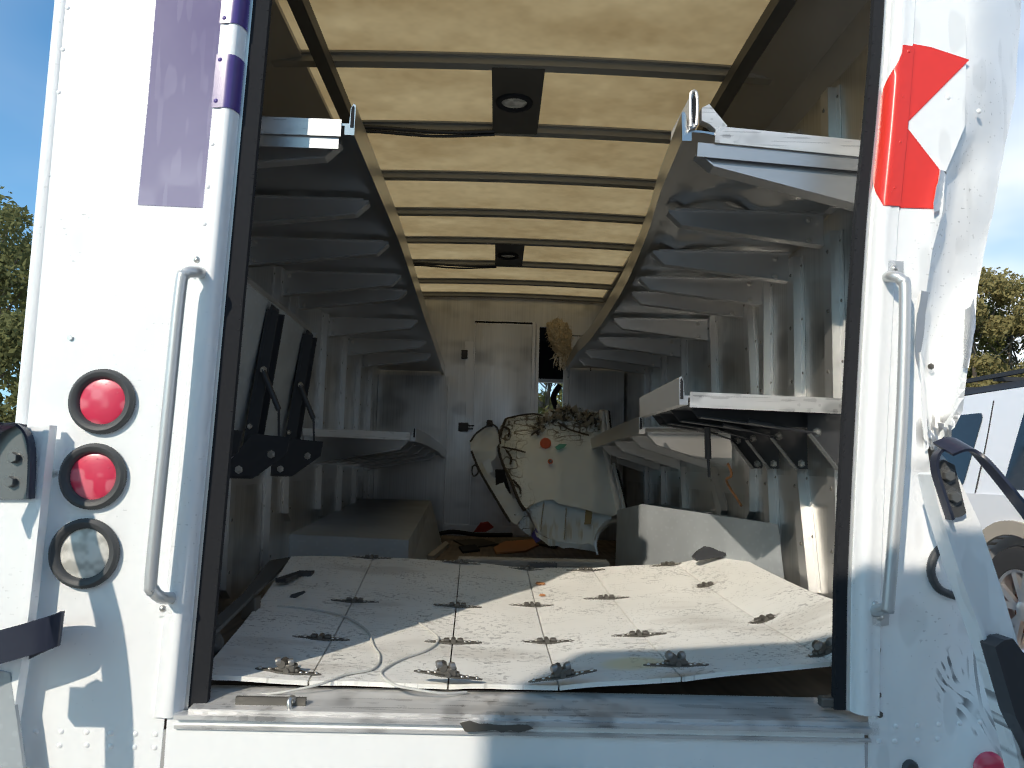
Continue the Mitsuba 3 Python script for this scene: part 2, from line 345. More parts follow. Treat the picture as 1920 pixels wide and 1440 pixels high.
# cove: dark side rails between wall and roof, plus the fallen door's tracks
for s, x0, x1 in ((-1, XL - .01, -.80), (1, XR + .01, .95)):
    put('roof_rail', prism([(x0, ZR - .18), (x0 + (-.115 if s < 0 else .075), ZR - .1), (x0 + (-.115 if s < 0 else .075), ZR + .055), (x1, ZR + .03), (x1, ZR + .01), (x0 - s * .03, ZR - .04)], 'y', YR + .08, YB - .03), 'cove_metal', parent=VAN)
put('door_track', sweep(np.array([[-.687, 2.08, 1.49], [-.688, 3.6, 1.49], [-.69, 4.6, 1.49]]), rect(.05, .05)), 'dark_rail', parent=VAN, label='dark overhead door track on the left of the ceiling')
put('door_track', sweep(smooth_path([[.872, 2.08, 1.49], [.872, 2.9, 1.49], [.90, 3.7, 1.49], [.975, 4.8, 1.48], [.996, 6.7, 1.47]], 6), rect(.055, .05)), 'dark_rail', 20, parent=VAN, label='dark overhead door track bent outwards on the right of the ceiling')
put('conduit', tube([[-1.02, 2.2, 1.36], [-1.0, 3.2, 1.37], [-1.0, 5.5, 1.36], [-1.01, 7.0, 1.36]], .012, 8, 5), 'dark_rail', True, parent=VAN)
# lamp panels in the ceiling
for (xc, d0, d1, lab) in ((.045, 2.90, 3.50, 'near dark ceiling panel with a round lamp'), (.055, 5.345, 5.945, 'far dark ceiling panel with a round lamp')):
    w = .105
    lp = put('lamp_panel', box([xc - w, d0, ZR + .004], [xc + w, d1, ZR + .016]), 'lamp_plate', parent=VAN, label=lab)
    c = [xc - .01, (d0 + d1) / 2 - .02, ZR + .004]
    put('bezel', lathe([(.055, 0), (.058, .012), (.068, .016), (.078, .010), (.080, 0), (.055, 0)], c, (0, 0, -1), 28), 'brush_black', 40, parent=lp)
    put('lens', lathe([(0, .006), (.04, .005), (.056, .001)], c, (0, 0, -1), 24), 'clear_lens', 40, parent=lp)
    yw = d1 + .015
    put('cable', [tube([[xc - w + .01, yw - .045, ZR + .0], [-.30, yw - .035, ZR - .008], [-.7, yw - .035, ZR + .004], [-1.0, yw - .03, ZR - .02]], .009, 7, 6),
                  tube([[xc - w + .01, yw - .03, ZR - .01], [-.34, yw - .022, ZR - .024], [-.7, yw - .028, ZR - .012], [-1.0, yw - .03, ZR - .03]], .007, 7, 6)], 'black_plastic', True, parent=lp)

# wall posts (hat channels); those below the mid shelves end in a slanted cut
def post(side, d, z0, z1, w=.062, lean=0.0, cut=True, tw=.0):
    X = XL if side < 0 else XR
    s = -side                                             # into the van
    def sec(y, z): return None
    zz = [z1, z0]
    prof = [(d - w / 2, z1), (d + w / 2, z1), (d + w / 2 + lean, z0), (d - w / 2 + lean, z0 + (w * .7 if cut else 0))]
    a = prism(prof, 'x', X + s * .001, X + s * .034)
    f = .028
    prof2 = [(d + w / 2 - .001, z1 - .004), (d + w / 2 + f, z1 - .004), (d + w / 2 + f + lean, z0 + .005), (d + w / 2 - .001 + lean, z0 + .005)]
    prof3 = [(d - w / 2 - f, z1 - .004), (d - w / 2 + .001, z1 - .004), (d - w / 2 + .001 + lean, z0 + w * .7), (d - w / 2 - f + lean, z0 + w * .75)]
    b = [prism(q, 'x', X + s * .001, X + s * .006) for q in (prof2, prof3)]
    put('post', [a] + b, 'alu_post', parent=LW if side < 0 else RWL)
    bs = []
    for z in np.arange(z1 - .07, z0 + .06, -.21):
        t = (z1 - z) / (z1 - z0) * lean
        bs.append(dome([X + s * .034, d + t + random.uniform(-.008, .008), z], .0075, (s, 0, 0), .6))
        bs.append(dome([X + s * .006, d + t - w / 2 - .014, z + .03], .006, (s, 0, 0), .6))
    return bs
bolts_l, bolts_r = [], []
for d in (3.17, 3.72, 4.02): bolts_l += post(-1, d, .07, .93, cut=False)
for d in (4.78, 5.43, 6.0, 6.55): bolts_l += post(-1, d, .17, .93, cut=False)
for d, z in ((2.62, -.58), (3.19, -.57), (3.76, -.57), (4.07, -.32), (4.82, -.34), (5.46, -.40), (6.0, -.42), (6.55, -.42)): bolts_l += post(-1, d, z, .03 if d < 4.2 else .0, lean=.03)
for d in (2.62, 2.98): bolts_r += post(1, d, .92, 1.36, cut=False)
for d, lean in ((2.62, .0), (2.96, .0), (3.29, .02), (3.53, -.08), (4.14, -.05), (4.78, .0), (5.36, .0), (5.95, 0.)): bolts_r += post(1, d, .16, .84, cut=False, lean=lean)
for d, z, lean in ((2.62, -.50, .0), (2.95, -.47, -.10), (3.27, -.44, -.05), (3.50, -.22, .0), (4.15, -.24, -.22), (4.80, -.30, -.05), (5.36, -.40, 0), (5.95, -.42, 0)): bolts_r += post(1, d, z, .02, lean=lean)
put('bolts', bolts_l, 'hinge_steel', parent=LW, kind='stuff'); put('bolts', bolts_r, 'hinge_steel', parent=RWL, kind='stuff')
# rub strips along the lower walls
put('rub_strip', box([XL, 2.3, -.115], [XL + .004, 6.9, .0]), 'alu_post', parent=LW); 
put('rub_strip', box([XR - .004, 2.3, -.11], [XR, 6.9, -.01]), 'alu_post', parent=RWL)

# shelves
def shelf_strip(front, wallx, zwall, lip=.06, drop=.034, thick=.004):
    """A shelf whose front edge follows 3D points; wall edge at wallx. Sheet + folded-over upturned lip as one sweep of sections along y."""
    secs = []
    s = 1 if wallx < 0 else -1
    for (x, y, z) in front:
        sec = [(wallx, zwall(y)), (x, z), (x + s * .003, z + lip * .75), (x + s * .010, z + lip), (x + s * .017, z + lip * .92), (x + s * .017, z + lip * .55), (x + s * .016, z - drop * .2),
               (x + s * .016, z - drop), (x - s * .012, z - drop), (x - s * .012, z - thick - .003), (wallx, zwall(y) - thick - .003)]
        secs.append([[a, y, b] for a, b in sec])
    k = len(secs[0]); v = np.array(secs).reshape(-1, 3); f = []
    for i in range(len(front) - 1):
        for j in range(k):
            a, b = i * k + j, i * k + (j + 1) % k
            f += [[a, b, b + k], [a, b + k, a + k]]
    # end caps, as triangle lists fit for this section
    for base, fl in ((0, 1), ((len(front) - 1) * k, 0)):
        t = [(0, 1, 9), (0, 9, 10), (1, 6, 9), (1, 2, 5), (1, 5, 6), (2, 3, 4), (2, 4, 5), (6, 7, 8), (6, 8, 9)]
        for q in t: f.append([base + i for i in (q if fl else q[::-1])])
    return trimesh.Trimesh(v, f, process=False)
def bracket(side, d, xtip, ztop, ztopw, htip, hwall, wallx, fl=.035, thick=.003):
    """Tapered sheet gusset under a shelf with a folded lower flange and a clipped tip."""
    s = 1 if side < 0 else -1
    a = [(wallx, ztopw), (xtip, ztop), (xtip, ztop - .012), (xtip - s * .045, ztop - htip), (wallx, ztopw - hwall)]
    g = prism(a if s > 0 else a[::-1], 'y', d, d + thick)
    p0, p1 = np.array([wallx, d, ztopw - hwall]), np.array([xtip - s * .045, d, ztop - htip]); p2 = np.array([xtip, d, ztop - .012])
    v, f = [], []
    for p in (p0, p1, p2): v += [p + [0, -.006, -.001], p + [0, -.006, .005], p + [0, fl, .005], p + [0, fl, -.001]]
    for i in range(2):
        for j in range(4):
            q, r = i * 4 + j, i * 4 + (j + 1) % 4; f += [[q, r, r + 4], [q, r + 4, q + 4]]
    f += [[0, 2, 1], [0, 3, 2], [8, 9, 10], [8, 10, 11]]
    top = bar(np.array([wallx, d - .008, ztopw - .002]), np.array([xtip - s * .02, d - .008, ztop - .002]), .018, .005)
    return [g, trimesh.Trimesh(v, f, process=False), top]
def lip_gap(x, y, z, s, h=.06): put('lip_gap', prism([(x + s * .0035, z - .012), (x + s * .0045, z + h * .72), (x + s * .009, z + h * .90), (x + s * .0135, z + h * .82), (x + s * .0135, z - .012)], 'y', y - .0015, y + .001), 'brush_black', parent=lip_gap.on)
def bracket_bolts(d, x, z, s): return [bolt([x, d - .004, z + q], .007, (0, -1, 0)) for q in (.03, -.045)]

# left top shelf
yy = np.linspace(2.13, 7.1, 26)
def lx(y): return np.interp(y, [2.1, 3.2, 4.05, 4.8, 5.45, 6.05, 7.1], [-.447, -.445, -.465, -.48, -.485, -.50, -.516])
def lz(y): return np.interp(y, [2.1, 3.2, 4.05, 4.8, 5.45, 6.05, 7.1], [.960, .948, .935, .914, .888, .88, .85])
S1 = put('shelf', shelf_strip([(lx(y), y, lz(y)) for y in yy], XL + .004, lambda y: lz(y) + .0), 'alu_shelf', 25, parent=VAN, label='long straight upper shelf along the left wall')
S1E = put('end_strip', bar([XL + .01, 2.127, .946], [-.468, 2.127, .944], .004, .05), 'alu_bright', parent=S1)
lip_gap.on = S1; lip_gap(lx(2.13), 2.13, lz(2.13), 1)
put('end_flange', bar([XL + .01, 2.135, .905], [-.475, 2.135, .903], .004, .036), 'alu_bracket', parent=S1)
for d in (2.20, 2.70, 3.20, 3.74, 4.05, 4.80, 5.45, 6.05):
    k = put('bracket', bracket(-1, d, lx(d) - .035, lz(d) - .020, lz(d) - .02, .055, .125, XL + .006), 'alu_bracket', parent=S1)
    put('bolts', bracket_bolts(d, XL + .06, lz(d) - .075, 1), 'bolt_steel', parent=k, kind='stuff')
# right top shelf, sagging and dented
yr = np.linspace(2.15, 7.1, 60)
def rx(y): return np.interp(y, [2.15, 2.5, 2.75, 3.0, 3.5, 4.2, 4.8, 5.4, 6.2, 7.1], [.530, .54, .557, .562, .575, .586, .59, .572, .60, .642])
def rz(y): return np.interp(y, [2.15, 2.45, 2.62, 2.97, 3.3, 3.6, 4.2, 5.2, 7.1], [.985, .96, .94, .883, .852, .842, .836, .838, .92])
def rzw(y): return np.interp(y, [2.15, 2.6, 2.97, 3.3, 4.2, 5.2, 7.1], [.955, .94, .885, .855, .838, .84, .92])
q = shelf_strip([(rx(y), y, rz(y)) for y in yr], XR - .004, rzw, lip=.055)
q = q.subdivide_to_size(.06, max_iter=6) if hasattr(q, 'subdivide_to_size') else q
vv = np.array(q.vertices); k = np.clip((3.7 - vv[:, 1]) / .8, 0, 1) * np.clip((XR - .03 - vv[:, 0]) / .1, 0, 1) * np.clip((vv[:, 0] - .60) / .06, 0, 1)
vv[:, 2] += k * (.085 * (meshkit.fbm(vv * [4, 5, 0], 3, 6) - .52) - .03 * np.abs(meshkit.noise(vv * [3, 7, 0], 9) - .5)); q = trimesh.Trimesh(vv, q.faces, process=False)
S2 = put('shelf', q, 'alu_shelf', 25, parent=VAN, label='long upper shelf along the right wall, buckled and sagging near the doorway')
put('end_strip', bar([XR - .01, 2.147, .935], [.61, 2.147, .972], .004, .05), 'alu_bright', parent=S2)
put('end_flange', bar([XR - .01, 2.155, .892], [.56, 2.155, .928], .004, .042), 'alu_bracket', parent=S2)
put('bent_lip', [tube([[.535, 2.13, .985], [.533, 2.13, 1.075], [.541, 2.13, 1.092], [.551, 2.13, 1.086], [.553, 2.13, 1.04], [.551, 2.13, .99]], .0045, 6, 3),
                 prism([(.532, .98), (.538, 1.09), (.550, 1.09), (.554, .99)], 'y', 2.135, 2.40)], 'alu_bright', 30, parent=S2, label='tall hooked lip standing up at the shelf corner')
lip_gap.on = S2; put('lip_gap', prism([(.540, 1.0), (.5395, 1.07), (.5435, 1.084), (.5475, 1.07), (.547, 1.0)], 'y', 2.1285, 2.1335), 'brush_black', parent=S2)
put('bent_angle', plate([(1316, 202), (1330, 195), (1364, 236), (1348, 248), (1330, 232), (1316, 226)], 2.145, .03, 12), 'alu_bright', parent=S2)
for i, d in enumerate((2.17, 2.64, 2.97, 3.28, 3.53, 4.14, 4.78, 5.36, 5.95)):
    hw = .115 if i else .15
    k = put('bracket', bracket(1, d, rx(d) + .035, rz(d) - .024 - (0 if i else .025), rzw(d) - .02 - (0 if i else .025), .055 if i else .05, hw, XR - .036, fl=.035 if i else .05), 'alu_bracket', parent=S2)
    put('bolts', bracket_bolts(d, XR - .09, rzw(d) - .075, 1), 'bolt_steel', parent=k, kind='stuff')
# crumpled sheet hanging between the first two right brackets
def crumple(V, amp, fr, seed, ax=1):
    V = V.copy(); n1 = meshkit.fbm(V * fr, 3, seed) - .5; n2 = np.abs(meshkit.noise(V * fr * .7, seed + 5) - .5)
    V[:, ax] += amp * (n1 + 1.4 * n2); return V
# left mid shelf
ym = np.linspace(4.38, 7.1, 16)
def mz(y): return np.interp(y, [4.38, 5.2, 6.2, 7.1], [.155, .15, .125, .08])
def mx(y): return np.interp(y, [4.38, 7.1], [-.475, -.475])
S3 = put('shelf', shelf_strip([(mx(y), y, mz(y)) for y in ym], XL + .004, lambda y: mz(y) + .01, lip=.045), 'alu_shelf', 25, parent=VAN, label='short middle shelf along the far left wall')
put('end_strip', bar([XL + .01, 4.377, .157], [-.49, 4.377, .148], .004, .045), 'alu_bright', parent=S3)
lip_gap.on = S3; lip_gap(mx(4.38), 4.38, mz(4.38), 1, .045)
for d in (4.42, 4.78, 5.38, 5.95, 6.45): put('bracket', bracket(-1, d, mx(d) - .03, mz(d) - .022, mz(d) - .015, .06, .17, XL + .006), 'alu_shelf', parent=S3)
# right mid shelf behind the folding one
yq = np.linspace(3.68, 6.9, 20)
def qx(y): return np.interp(y, [3.68, 4.5, 6.9], [.695, .70, .72])
def qz(y): return np.interp(y, [3.68, 4.4, 5.4, 6.9], [.20, .195, .175, .14])
S4 = put('shelf', shelf_strip([(qx(y), y, qz(y)) for y in yq], XR - .004, lambda y: qz(y) + .01, lip=.05), 'alu_post', 25, parent=VAN, label='middle shelf on the far right wall behind the folding shelf')
lip_gap.on = S4; lip_gap(qx(3.68), 3.68, qz(3.68), -1, .05)
for d in (3.72, 4.14, 4.78, 5.36, 5.95): put('bracket', bracket(1, d, qx(d) + .03, qz(d) - .022, qz(d) - .015, .06, .17, XR - .036), 'alu_post', parent=S4)
# right folding shelf, lowered, on black arms
yf = np.linspace(2.46, 3.46, 10)
def fz(y): return .238 + .022 * (y - 2.46)
def fx(y): return np.interp(y, [2.46, 3.46], [.598, .655])
S5 = put('folding_shelf', shelf_strip([(fx(y), y, fz(y)) for y in yf], XR - .05, lambda y: fz(y) - .008, lip=.062, drop=.03), 'alu_post', 25, parent=VAN, label='folding shelf lowered on black arms from the right wall')
put('end_strip', bar([XR - .055, 2.457, .217], [.615, 2.457, .225], .004, .05), 'alu_bright', parent=S5)
put('underside', solid(np.array([[fx(2.47) + .02, 2.47, .222], [XR - .06, 2.47, .215], [XR - .06, 3.44, .235], [fx(3.44) + .02, 3.44, .243]]), np.array([[0, 1, 2], [0, 2, 3]])[:, ::-1], 4, [0, 0, -.006]), 'black_plastic', parent=S5)
lip_gap.on = S5; lip_gap(fx(2.46), 2.46, fz(2.46), -1, .062)
for i, d in enumerate((2.58, 2.93, 3.22, 3.42)):
    arm = put('arm', [prism([(fx(d) + .03, fz(d) - .016), (fx(d) + .07, fz(d) - .065), (XR - .28, fz(d) - .085), (XR - .05, fz(d) - .09), (XR - .05, fz(d) - .024)], 'y', d, d + .006),
                      bar([fx(d) + .07, d - .02, fz(d) - .064], [XR - .20, d - .02, fz(d) - .096], .045, .005)], 'black_plastic', parent=S5)
    put('gusset', prism([(XR - .145, fz(d) - .03), (XR - .01, fz(d) - .03), (XR - .006, .015), (XR - .055, .015), (XR - .145, .125)], 'y', d - .05, d - .044), 'black_plastic', parent=arm)
    put('gas_strut', [tube([[fx(d) + .22, d - .055, fz(d) - .075], [XR - .26, d - .055, fz(d) - .088]], .009, 8), tube([[XR - .26, d - .055, fz(d) - .088], [XR - .12, d - .055, .13]], .004, 6)], 'black_plastic', 30, parent=arm)
    put('bolts', [bolt([XR - .03, d - .05, .035], .009), bolt([XR - .115, d - .05, .135], .009)], 'bolt_steel', parent=arm, kind='stuff')
    put('edge_fold', bar([XR - .147, d - .064, .128], [XR - .055, d - .064, .013], .030, .004, up=(1, 0, 1)), 'satin_bracket', parent=arm)
# left folding shelf, folded up against the wall
def lean(y, z): return XL + .035 + .152 * z
S6 = put('folding_shelf', solid(np.array([[lean(0, .03), 2.42, .03], [lean(0, .03), 3.90, .03], [lean(0, .66), 3.93, .655], [lean(0, .68), 2.40, .68]]), np.array([[0, 1, 2], [0, 2, 3]]), 4, [-.006, 0, 0]), 'galvanised', parent=VAN,
         label='folding shelf folded up against the left wall')
put('edge_strip', [bar([lean(0, .03) + .004, 3.91, .05], [lean(0, .66) + .004, 3.935, .65], .03, .05, up=(1, 0, 0)), bar([lean(0, .68), 2.42, .678], [lean(0, .66), 3.92, .657], .012, .022)], 'alu_post', parent=S6)
for i, d in enumerate((2.62, 3.20, 3.80)):
    a, b = np.array([lean(0, .0) + .04, d, .0]), np.array([lean(0, .64) + .022, d + .02, .635])
    arm = put('arm', [bar(a, b, .10, .008, up=(1, 0, 0)), bar(a + [.02, -.045, 0], b + [.004, -.045, -.02], .006, .05, up=(1, 0, 0)), bar(a + [.02, .045, 0], b + [.004, .045, -.02], .006, .05, up=(1, 0, 0))], 'black_plastic', parent=S6)
    put('gusset', [prism([(XL + .03, -.08), (XL + .13, -.08), (XL + .26, .02), (XL + .27, .09), (XL + .12, .10), (XL + .03, -.02)], 'y', d - .075, d - .069),
                   box([XL + .036, d - .09, -.07], [XL + .12, d + .05, -.062])], 'black_plastic', parent=arm)
    put('gas_strut', [tube([lean(0, .36) and np.array([lean(0, .36) + .05, d - .055, .36]), np.array([XL + .215, d - .058, .20])], .012, 8), tube([np.array([XL + .215, d - .058, .20]), np.array([XL + .225, d - .062, .07])], .005, 6)], 'black_plastic', 30, parent=arm)
    put('bolts', [bolt([XL + .075, d - .076, -.045], .010), bolt([XL + .20, d - .076, .02], .010), bolt([lean(0, .36) + .055, d - .055, .36], .010, (1, -.6, 0)), bolt([lean(0, .1) + .05, d - .05, .13], .007, (1, -.6, 0))], 'bolt_steel', parent=arm, kind='stuff')

# wheel boxes
a0 = [P(512, 1003, 4.25), P(766, 1012, 4.25), P(808, 944, 6.4)]
xa = a0[1][0]
lw_v = np.array([[XL, 4.25, -.40], [xa, 4.25, -.415], [a0[2][0], 6.4, -.30], [XL, 6.4, -.30],
                 [XL, 4.25, ZF], [xa, 4.25, ZF], [a0[2][0] + .10, 6.4, ZF], [XL, 6.4, ZF]])
hexf = [[0, 1, 2], [0, 2, 3], [4, 5, 1], [4, 1, 0], [5, 6, 2], [5, 2, 1], [6, 7, 3], [6, 3, 2], [7, 4, 0], [7, 0, 3]]
put('wheel_box', trimesh.Trimesh(lw_v, hexf, process=False), 'galvanised', parent=VAN, label='low sloping wheel box on the left')
b0, b1 = P(1205, 945, 4.05), P(1440, 982, 3.15)
b2 = P(1168, 958, 4.9)
rw_v = np.array([[b0[0], 4.05, b0[2]], [XR - .03, 3.13, b1[2]], [XR - .01, 5.6, b0[2] - .06], [b2[0] - .02, 5.0, b2[2]],
                 [b0[0] + .0, 4.02, ZF], [XR - .03, 3.0, ZF], [XR - .01, 5.6, ZF], [b2[0] - .03, 5.0, ZF]])
pts = trimesh.Trimesh(rw_v, [[1, 0, 3], [1, 3, 2], [4, 0, 1], [4, 1, 5], [7, 3, 0], [7, 0, 4], [6, 2, 3], [6, 3, 7], [5, 1, 2], [5, 2, 6]], process=False)
for _ in range(4): pts = pts.subdivide()
vv = np.array(pts.vertices); vv[:, 0] += .005 * (meshkit.fbm(vv * 3.0, 3, 2) - .5); vv[:, 1] += .010 * (meshkit.fbm(vv * 2.2, 3, 9) - .5); pts.vertices = vv
put('wheel_box', pts, 'galvanised', 25, parent=VAN, label='tall wheel box on the right pushed inwards')

# bulkhead with a sliding door and a gap into the cab
gx0, gx1 = P(1010, 700, YB)[0], P(1056, 700, YB)[0]
bk = [[(XLO + .03, ZF), (gx0, ZF), (gx0, ZR + .06), (XLO + .03, ZR + .06)], [(gx1, ZF), (XRO - .03, ZF), (XRO - .03, ZR + .06), (gx1, ZR + .06)], [(gx0, 1.30), (gx1, 1.30), (gx1, ZR + .06), (gx0, ZR + .06)], [(gx0, ZF), (gx1, ZF), (gx1, -.2), (gx0, -.2)]]
BH = put('bulkhead', [prism(q, 'y', YB, YB + .02) for q in bk], 'alu_wall', parent=VAN, label='dirty aluminium front bulkhead of the cargo area')
dl, dr_, dt = P(893, 605, YB)[0], P(998, 605, YB)[0], P(893, 606, YB)[2]
put('sliding_door', box([dl, YB - .028, ZF + .05], [dr_, YB - .004, dt]), 'alu_wall', parent=BH, label='closed half of the sliding bulkhead door')
put('door_frame', [box([dl - .012, YB - .02, ZF + .03], [dl - .002, YB - .001, dt + .02]), box([dr_ + .002, YB - .045, -.15], [dr_ + .028, YB - .001, dt + .02]), box([gx0 - .028, YB - .04, -.15], [gx0 - .004, YB - .001, dt + .01]), box([gx1, YB - .03, -.2], [gx1 + .03, YB - .001, 1.28])], 'alu_post', parent=BH)
put('dark_seam', box([dl - .01, YB - .032, dt + .002], [dr_ + .03, YB - .005, dt + .016]), 'brush_black', parent=BH)
put('panel_frame', [box([a, YB - .006, b], [a + w_, YB - .001, b + h_]) for a, b, w_, h_ in ((gx1 + .04, 1.22, .22, .008), (gx1 + .04, .83, .22, .008), (gx1 + .252, .838, .008, .39))], 'brush_black', parent=BH)
put('corner_panel', box([XL + .004, YB - .10, ZF], [P(838, 800, YB)[0], YB - .004, P(838, 708, YB)[2]]), 'alu_wall', parent=BH)
put('corner_panel', box([gx1 + .05, YB - .12, ZF], [P(1165, 800, YB)[0], YB - .004, P(1165, 700, YB)[2]]), 'alu_wall', parent=BH)
put('light_switch', box(P(865, 673, YB) - [0, .03, 0], P(877, 657, YB) - [0, 0.002, 0], .004), 'black_plastic', parent=BH)
p = P(869, 801, YB)
put('door_latch', [box(p + [-.045, -.05, -.04], p + [.045, -.002, .04], .006), box(p + [.045, -.035, .008], p + [.10, -.02, .02]), box(p + [.045, -.035, -.02], p + [.09, -.02, -.008])], 'black_plastic', parent=BH)
put('light_plate', plate([(872, 640), (888, 640), (888, 772), (892, 773), (892, 784), (874, 784)], YB - .004, .003, 30), 'alu_post', parent=BH)
put('kick_strip', box([XL + .25, YB - .03, ZF + .02], [dl + .5, YB - .004, ZF + .10]), 'alu_post', parent=BH)

# cab ahead of the bulkhead, open windscreen
CF = 8.75
wx0, wx1, wz0, wz1 = -1.0, 1.0, .0, 1.02
put('cab_front', [prism(q, 'y', CF, CF + .03) for q in ([(XLO, -.75), (XRO, -.75), (XRO, wz0), (XLO, wz0)], [(XLO, wz1), (XRO, wz1), (XRO, ZR + .06), (XLO, ZR + .06)], [(XLO, wz0), (wx0, wz0), (wx0, wz1), (XLO, wz1)], [(wx1, wz0), (XRO, wz0), (XRO, wz1), (wx1, wz1)])], 'dark_trim', parent=VAN)
put('windscreen', trimesh.Trimesh([[wx0, CF + .015, wz0], [wx1, CF + .015, wz0], [wx1, CF + .015, wz1], [wx0, CF + .015, wz1]], [[0, 1, 2], [0, 2, 3]], process=False), 'pane', parent=VAN)
put('cab_roof', box([XLO, YB + .02, ZR + .02], [XRO, CF + .03, ZR + .06]), 'dark_trim', parent=VAN)
put('cab_floor', box([XLO + .01, YB + .05, ZF - .05], [XRO - .01, CF, ZF]), 'dark_trim', parent=VAN)
pa, pb = P(1005, 710, 8.2), P(1060, 718, 8.2)
put('cab_rail', box([pa[0] - .3, 8.2, pb[2]], [pb[0] + .5, 8.24, pa[2]]), 'alu_post', parent=VAN)
put('sun_visor', box([pa[0] - .3, 8.26, pa[2] + .01], [pb[0] + .5, 8.29, pa[2] + .42]), 'brush_black', parent=VAN)
sw = [P(x, y, 8.0) for x, y in ((1050, 722), (1040, 738), (1038, 750), (1046, 772))]
put('steering_column', tube(sw, .03, 8, 5), 'brush_black', True, parent=VAN)

# ------------------------------------------------------------------ rear face: left panel
lp_edge = [(440, -60), (425, 100), (403, 330), (385, 560), (368, 760), (345, 1000), (316, 1250), (301, 1362)]
def onrear(px, py, dy=0.0): return P(px, py, YR) - [0, dy, 0]
pl = [P(x, y, YR) for x, y in lp_edge]
xt = np.polyfit([q[2] for q in pl], [q[0] for q in pl], 1)
def xle(z): return xt[0] * z + xt[1]
zt, zb = ZR + .06, -1.02
lpoly = [(XLO, zb), (xle(zb), zb), (xle(zt), zt), (XLO, zt)]
LP = put('rear_panel', prism(lpoly, 'y', YR, YR + .004), 'white_paint', parent=VAN, label='smooth white left rear panel with three round lamps')
# rounded corner of the van at the far left
put('corner_trim', sweep(np.array([[XLO + .004, YR + .012, zb], [XLO + .004, YR + .012, zt]]), [(.018, -.010), (.016, -.016), (.010, -.018), (-.008, -.016), (-.015, -.009), (-.015, .012), (.018, .012)], up=(0, 1, 0)), 'white_paint', 40, parent=VAN)
# jamb: overlapping flange, rounded shoulder, steel edge, brush seal
def jamb(sgn, xf, z0, z1):
    """profile in (inward, y): swept up the doorway edge; xf(z) gives the panel edge"""
    zs = np.linspace(z0, z1, 24)
    prof = [(-.028, -.006), (-.004, -.006), (.004, -.010), (.022, -.010), (.034, -.006), (.046, .006), (.052, .022), (.052, .07), (.046, .07), (.046, .024), (.036, .010), (.02, .002), (-.028, .002)]
    steel = [(.052, .030), (.066, .030), (.066, .034), (.052, .034)]
    v, f = [], []
    prof = [(a * .66 if a > 0 else a * .8, b) for a, b in prof]; steel = [(a * .66, b) for a, b in steel]
    def sw(pr):
        v, f, k = [], [], len(pr)
        for z in zs: v += [[xf(z) + sgn * a, YR + b, z] for a, b in pr]
        for i in range(len(zs) - 1):
            for j in range(k):
                a, b = i * k + j, i * k + (j + 1) % k; f += [[a, b, b + k], [a, b + k, a + k]]
        g = trimesh.Trimesh(v, f, process=False)
        if sgn > 0: g.invert()
        return g
    return sw(prof), sw(steel)
jz0 = P(345, 1345, YR)[2]
a, b = jamb(1, xle, jz0, zt)
JL = put('door_jamb', a, 'white_paint', 35, parent=VAN, label='rounded white left door jamb with a purple wrap near the top'); put('steel_edge', b, 'alu_post', parent=JL)
def brush(xf, sgn, z0, z1, w=.055, key=None):
    zs = np.linspace(z0, z1, 40)
    v, f = [], []
    for i, z in enumerate(zs):
        x = xf(z); j = 0.0
        v += [[x, YR + .032, z], [x + sgn * (w + j), YR + .036, z], [x + sgn * (w + j), YR + .056, z], [x, YR + .064, z]]
    for i in range(len(zs) - 1):
        for j in range(4):
            a, b = i * 4 + j, i * 4 + (j + 1) % 4; f += [[a, b, b + 4], [a, b + 4, a + 4]]
    n = (len(zs) - 1) * 4; f += [[0, 1, 2], [0, 2, 3], [n, n + 2, n + 1], [n, n + 3, n + 2]]
    for z in np.arange(z0, z1, .0025):                     # single bristles
        x = xf(z) + sgn * (w - .006); l = RNG.uniform(.007, .0125); y = YR + .034 + RNG.uniform(0, .02); dz = RNG.normal(0, .004)
        n = len(v); v += [[x, y, z], [x, y, z + .0022], [x + sgn * l, y + RNG.normal(0, .003), z + dz]]; f += [[n, n + 1, n + 2]]
    return trimesh.Trimesh(v, f, process=False)
put('brush_seal', brush(lambda z: xle(z) + .040, 1, jz0 - .0, zt, .046), 'brush_black', parent=JL)
# purple film
pu = [(297, -60), (452, -60), (419, 115), (404, 230), (385, 390), (258, 384), (277, 190)]
put('purple_stripe', plate([(297, -60), (436, -60), (424, 90), (404, 260), (385, 390), (258, 384), (277, 190)], YR - .0015, .001, 40), 'purple_film', parent=LP, label='faded purple vinyl stripe with its lower end on the panel')
def jamb_wrap(z0, z1, mat):
    pr = [(-.025, -.0085), (.003, -.0125), (.0145, -.0125), (.0238, -.0085), (.032, .005), (.036, .022), (.036, .03)]
    v, f = [], []
    zs = np.linspace(z0, z1, 8)
    for z in zs: v += [[xle(z) + a, YR + b, z + a * .0] for a, b in pr]
    for i in range(7):
        for j in range(6): a = i * 7 + j; f += [[a, a + 1, a + 8], [a, a + 8, a + 7]]
    put('purple_wrap', trimesh.Trimesh(v, f, process=False), mat, 40, parent=JL)
zA, zB, zC = P(440, 48, YR)[2], P(432, 106, YR)[2], P(420, 205, YR)[2]
jamb_wrap(zA, zt, 'deep_purple'); jamb_wrap(zC, zB, 'deep_purple')
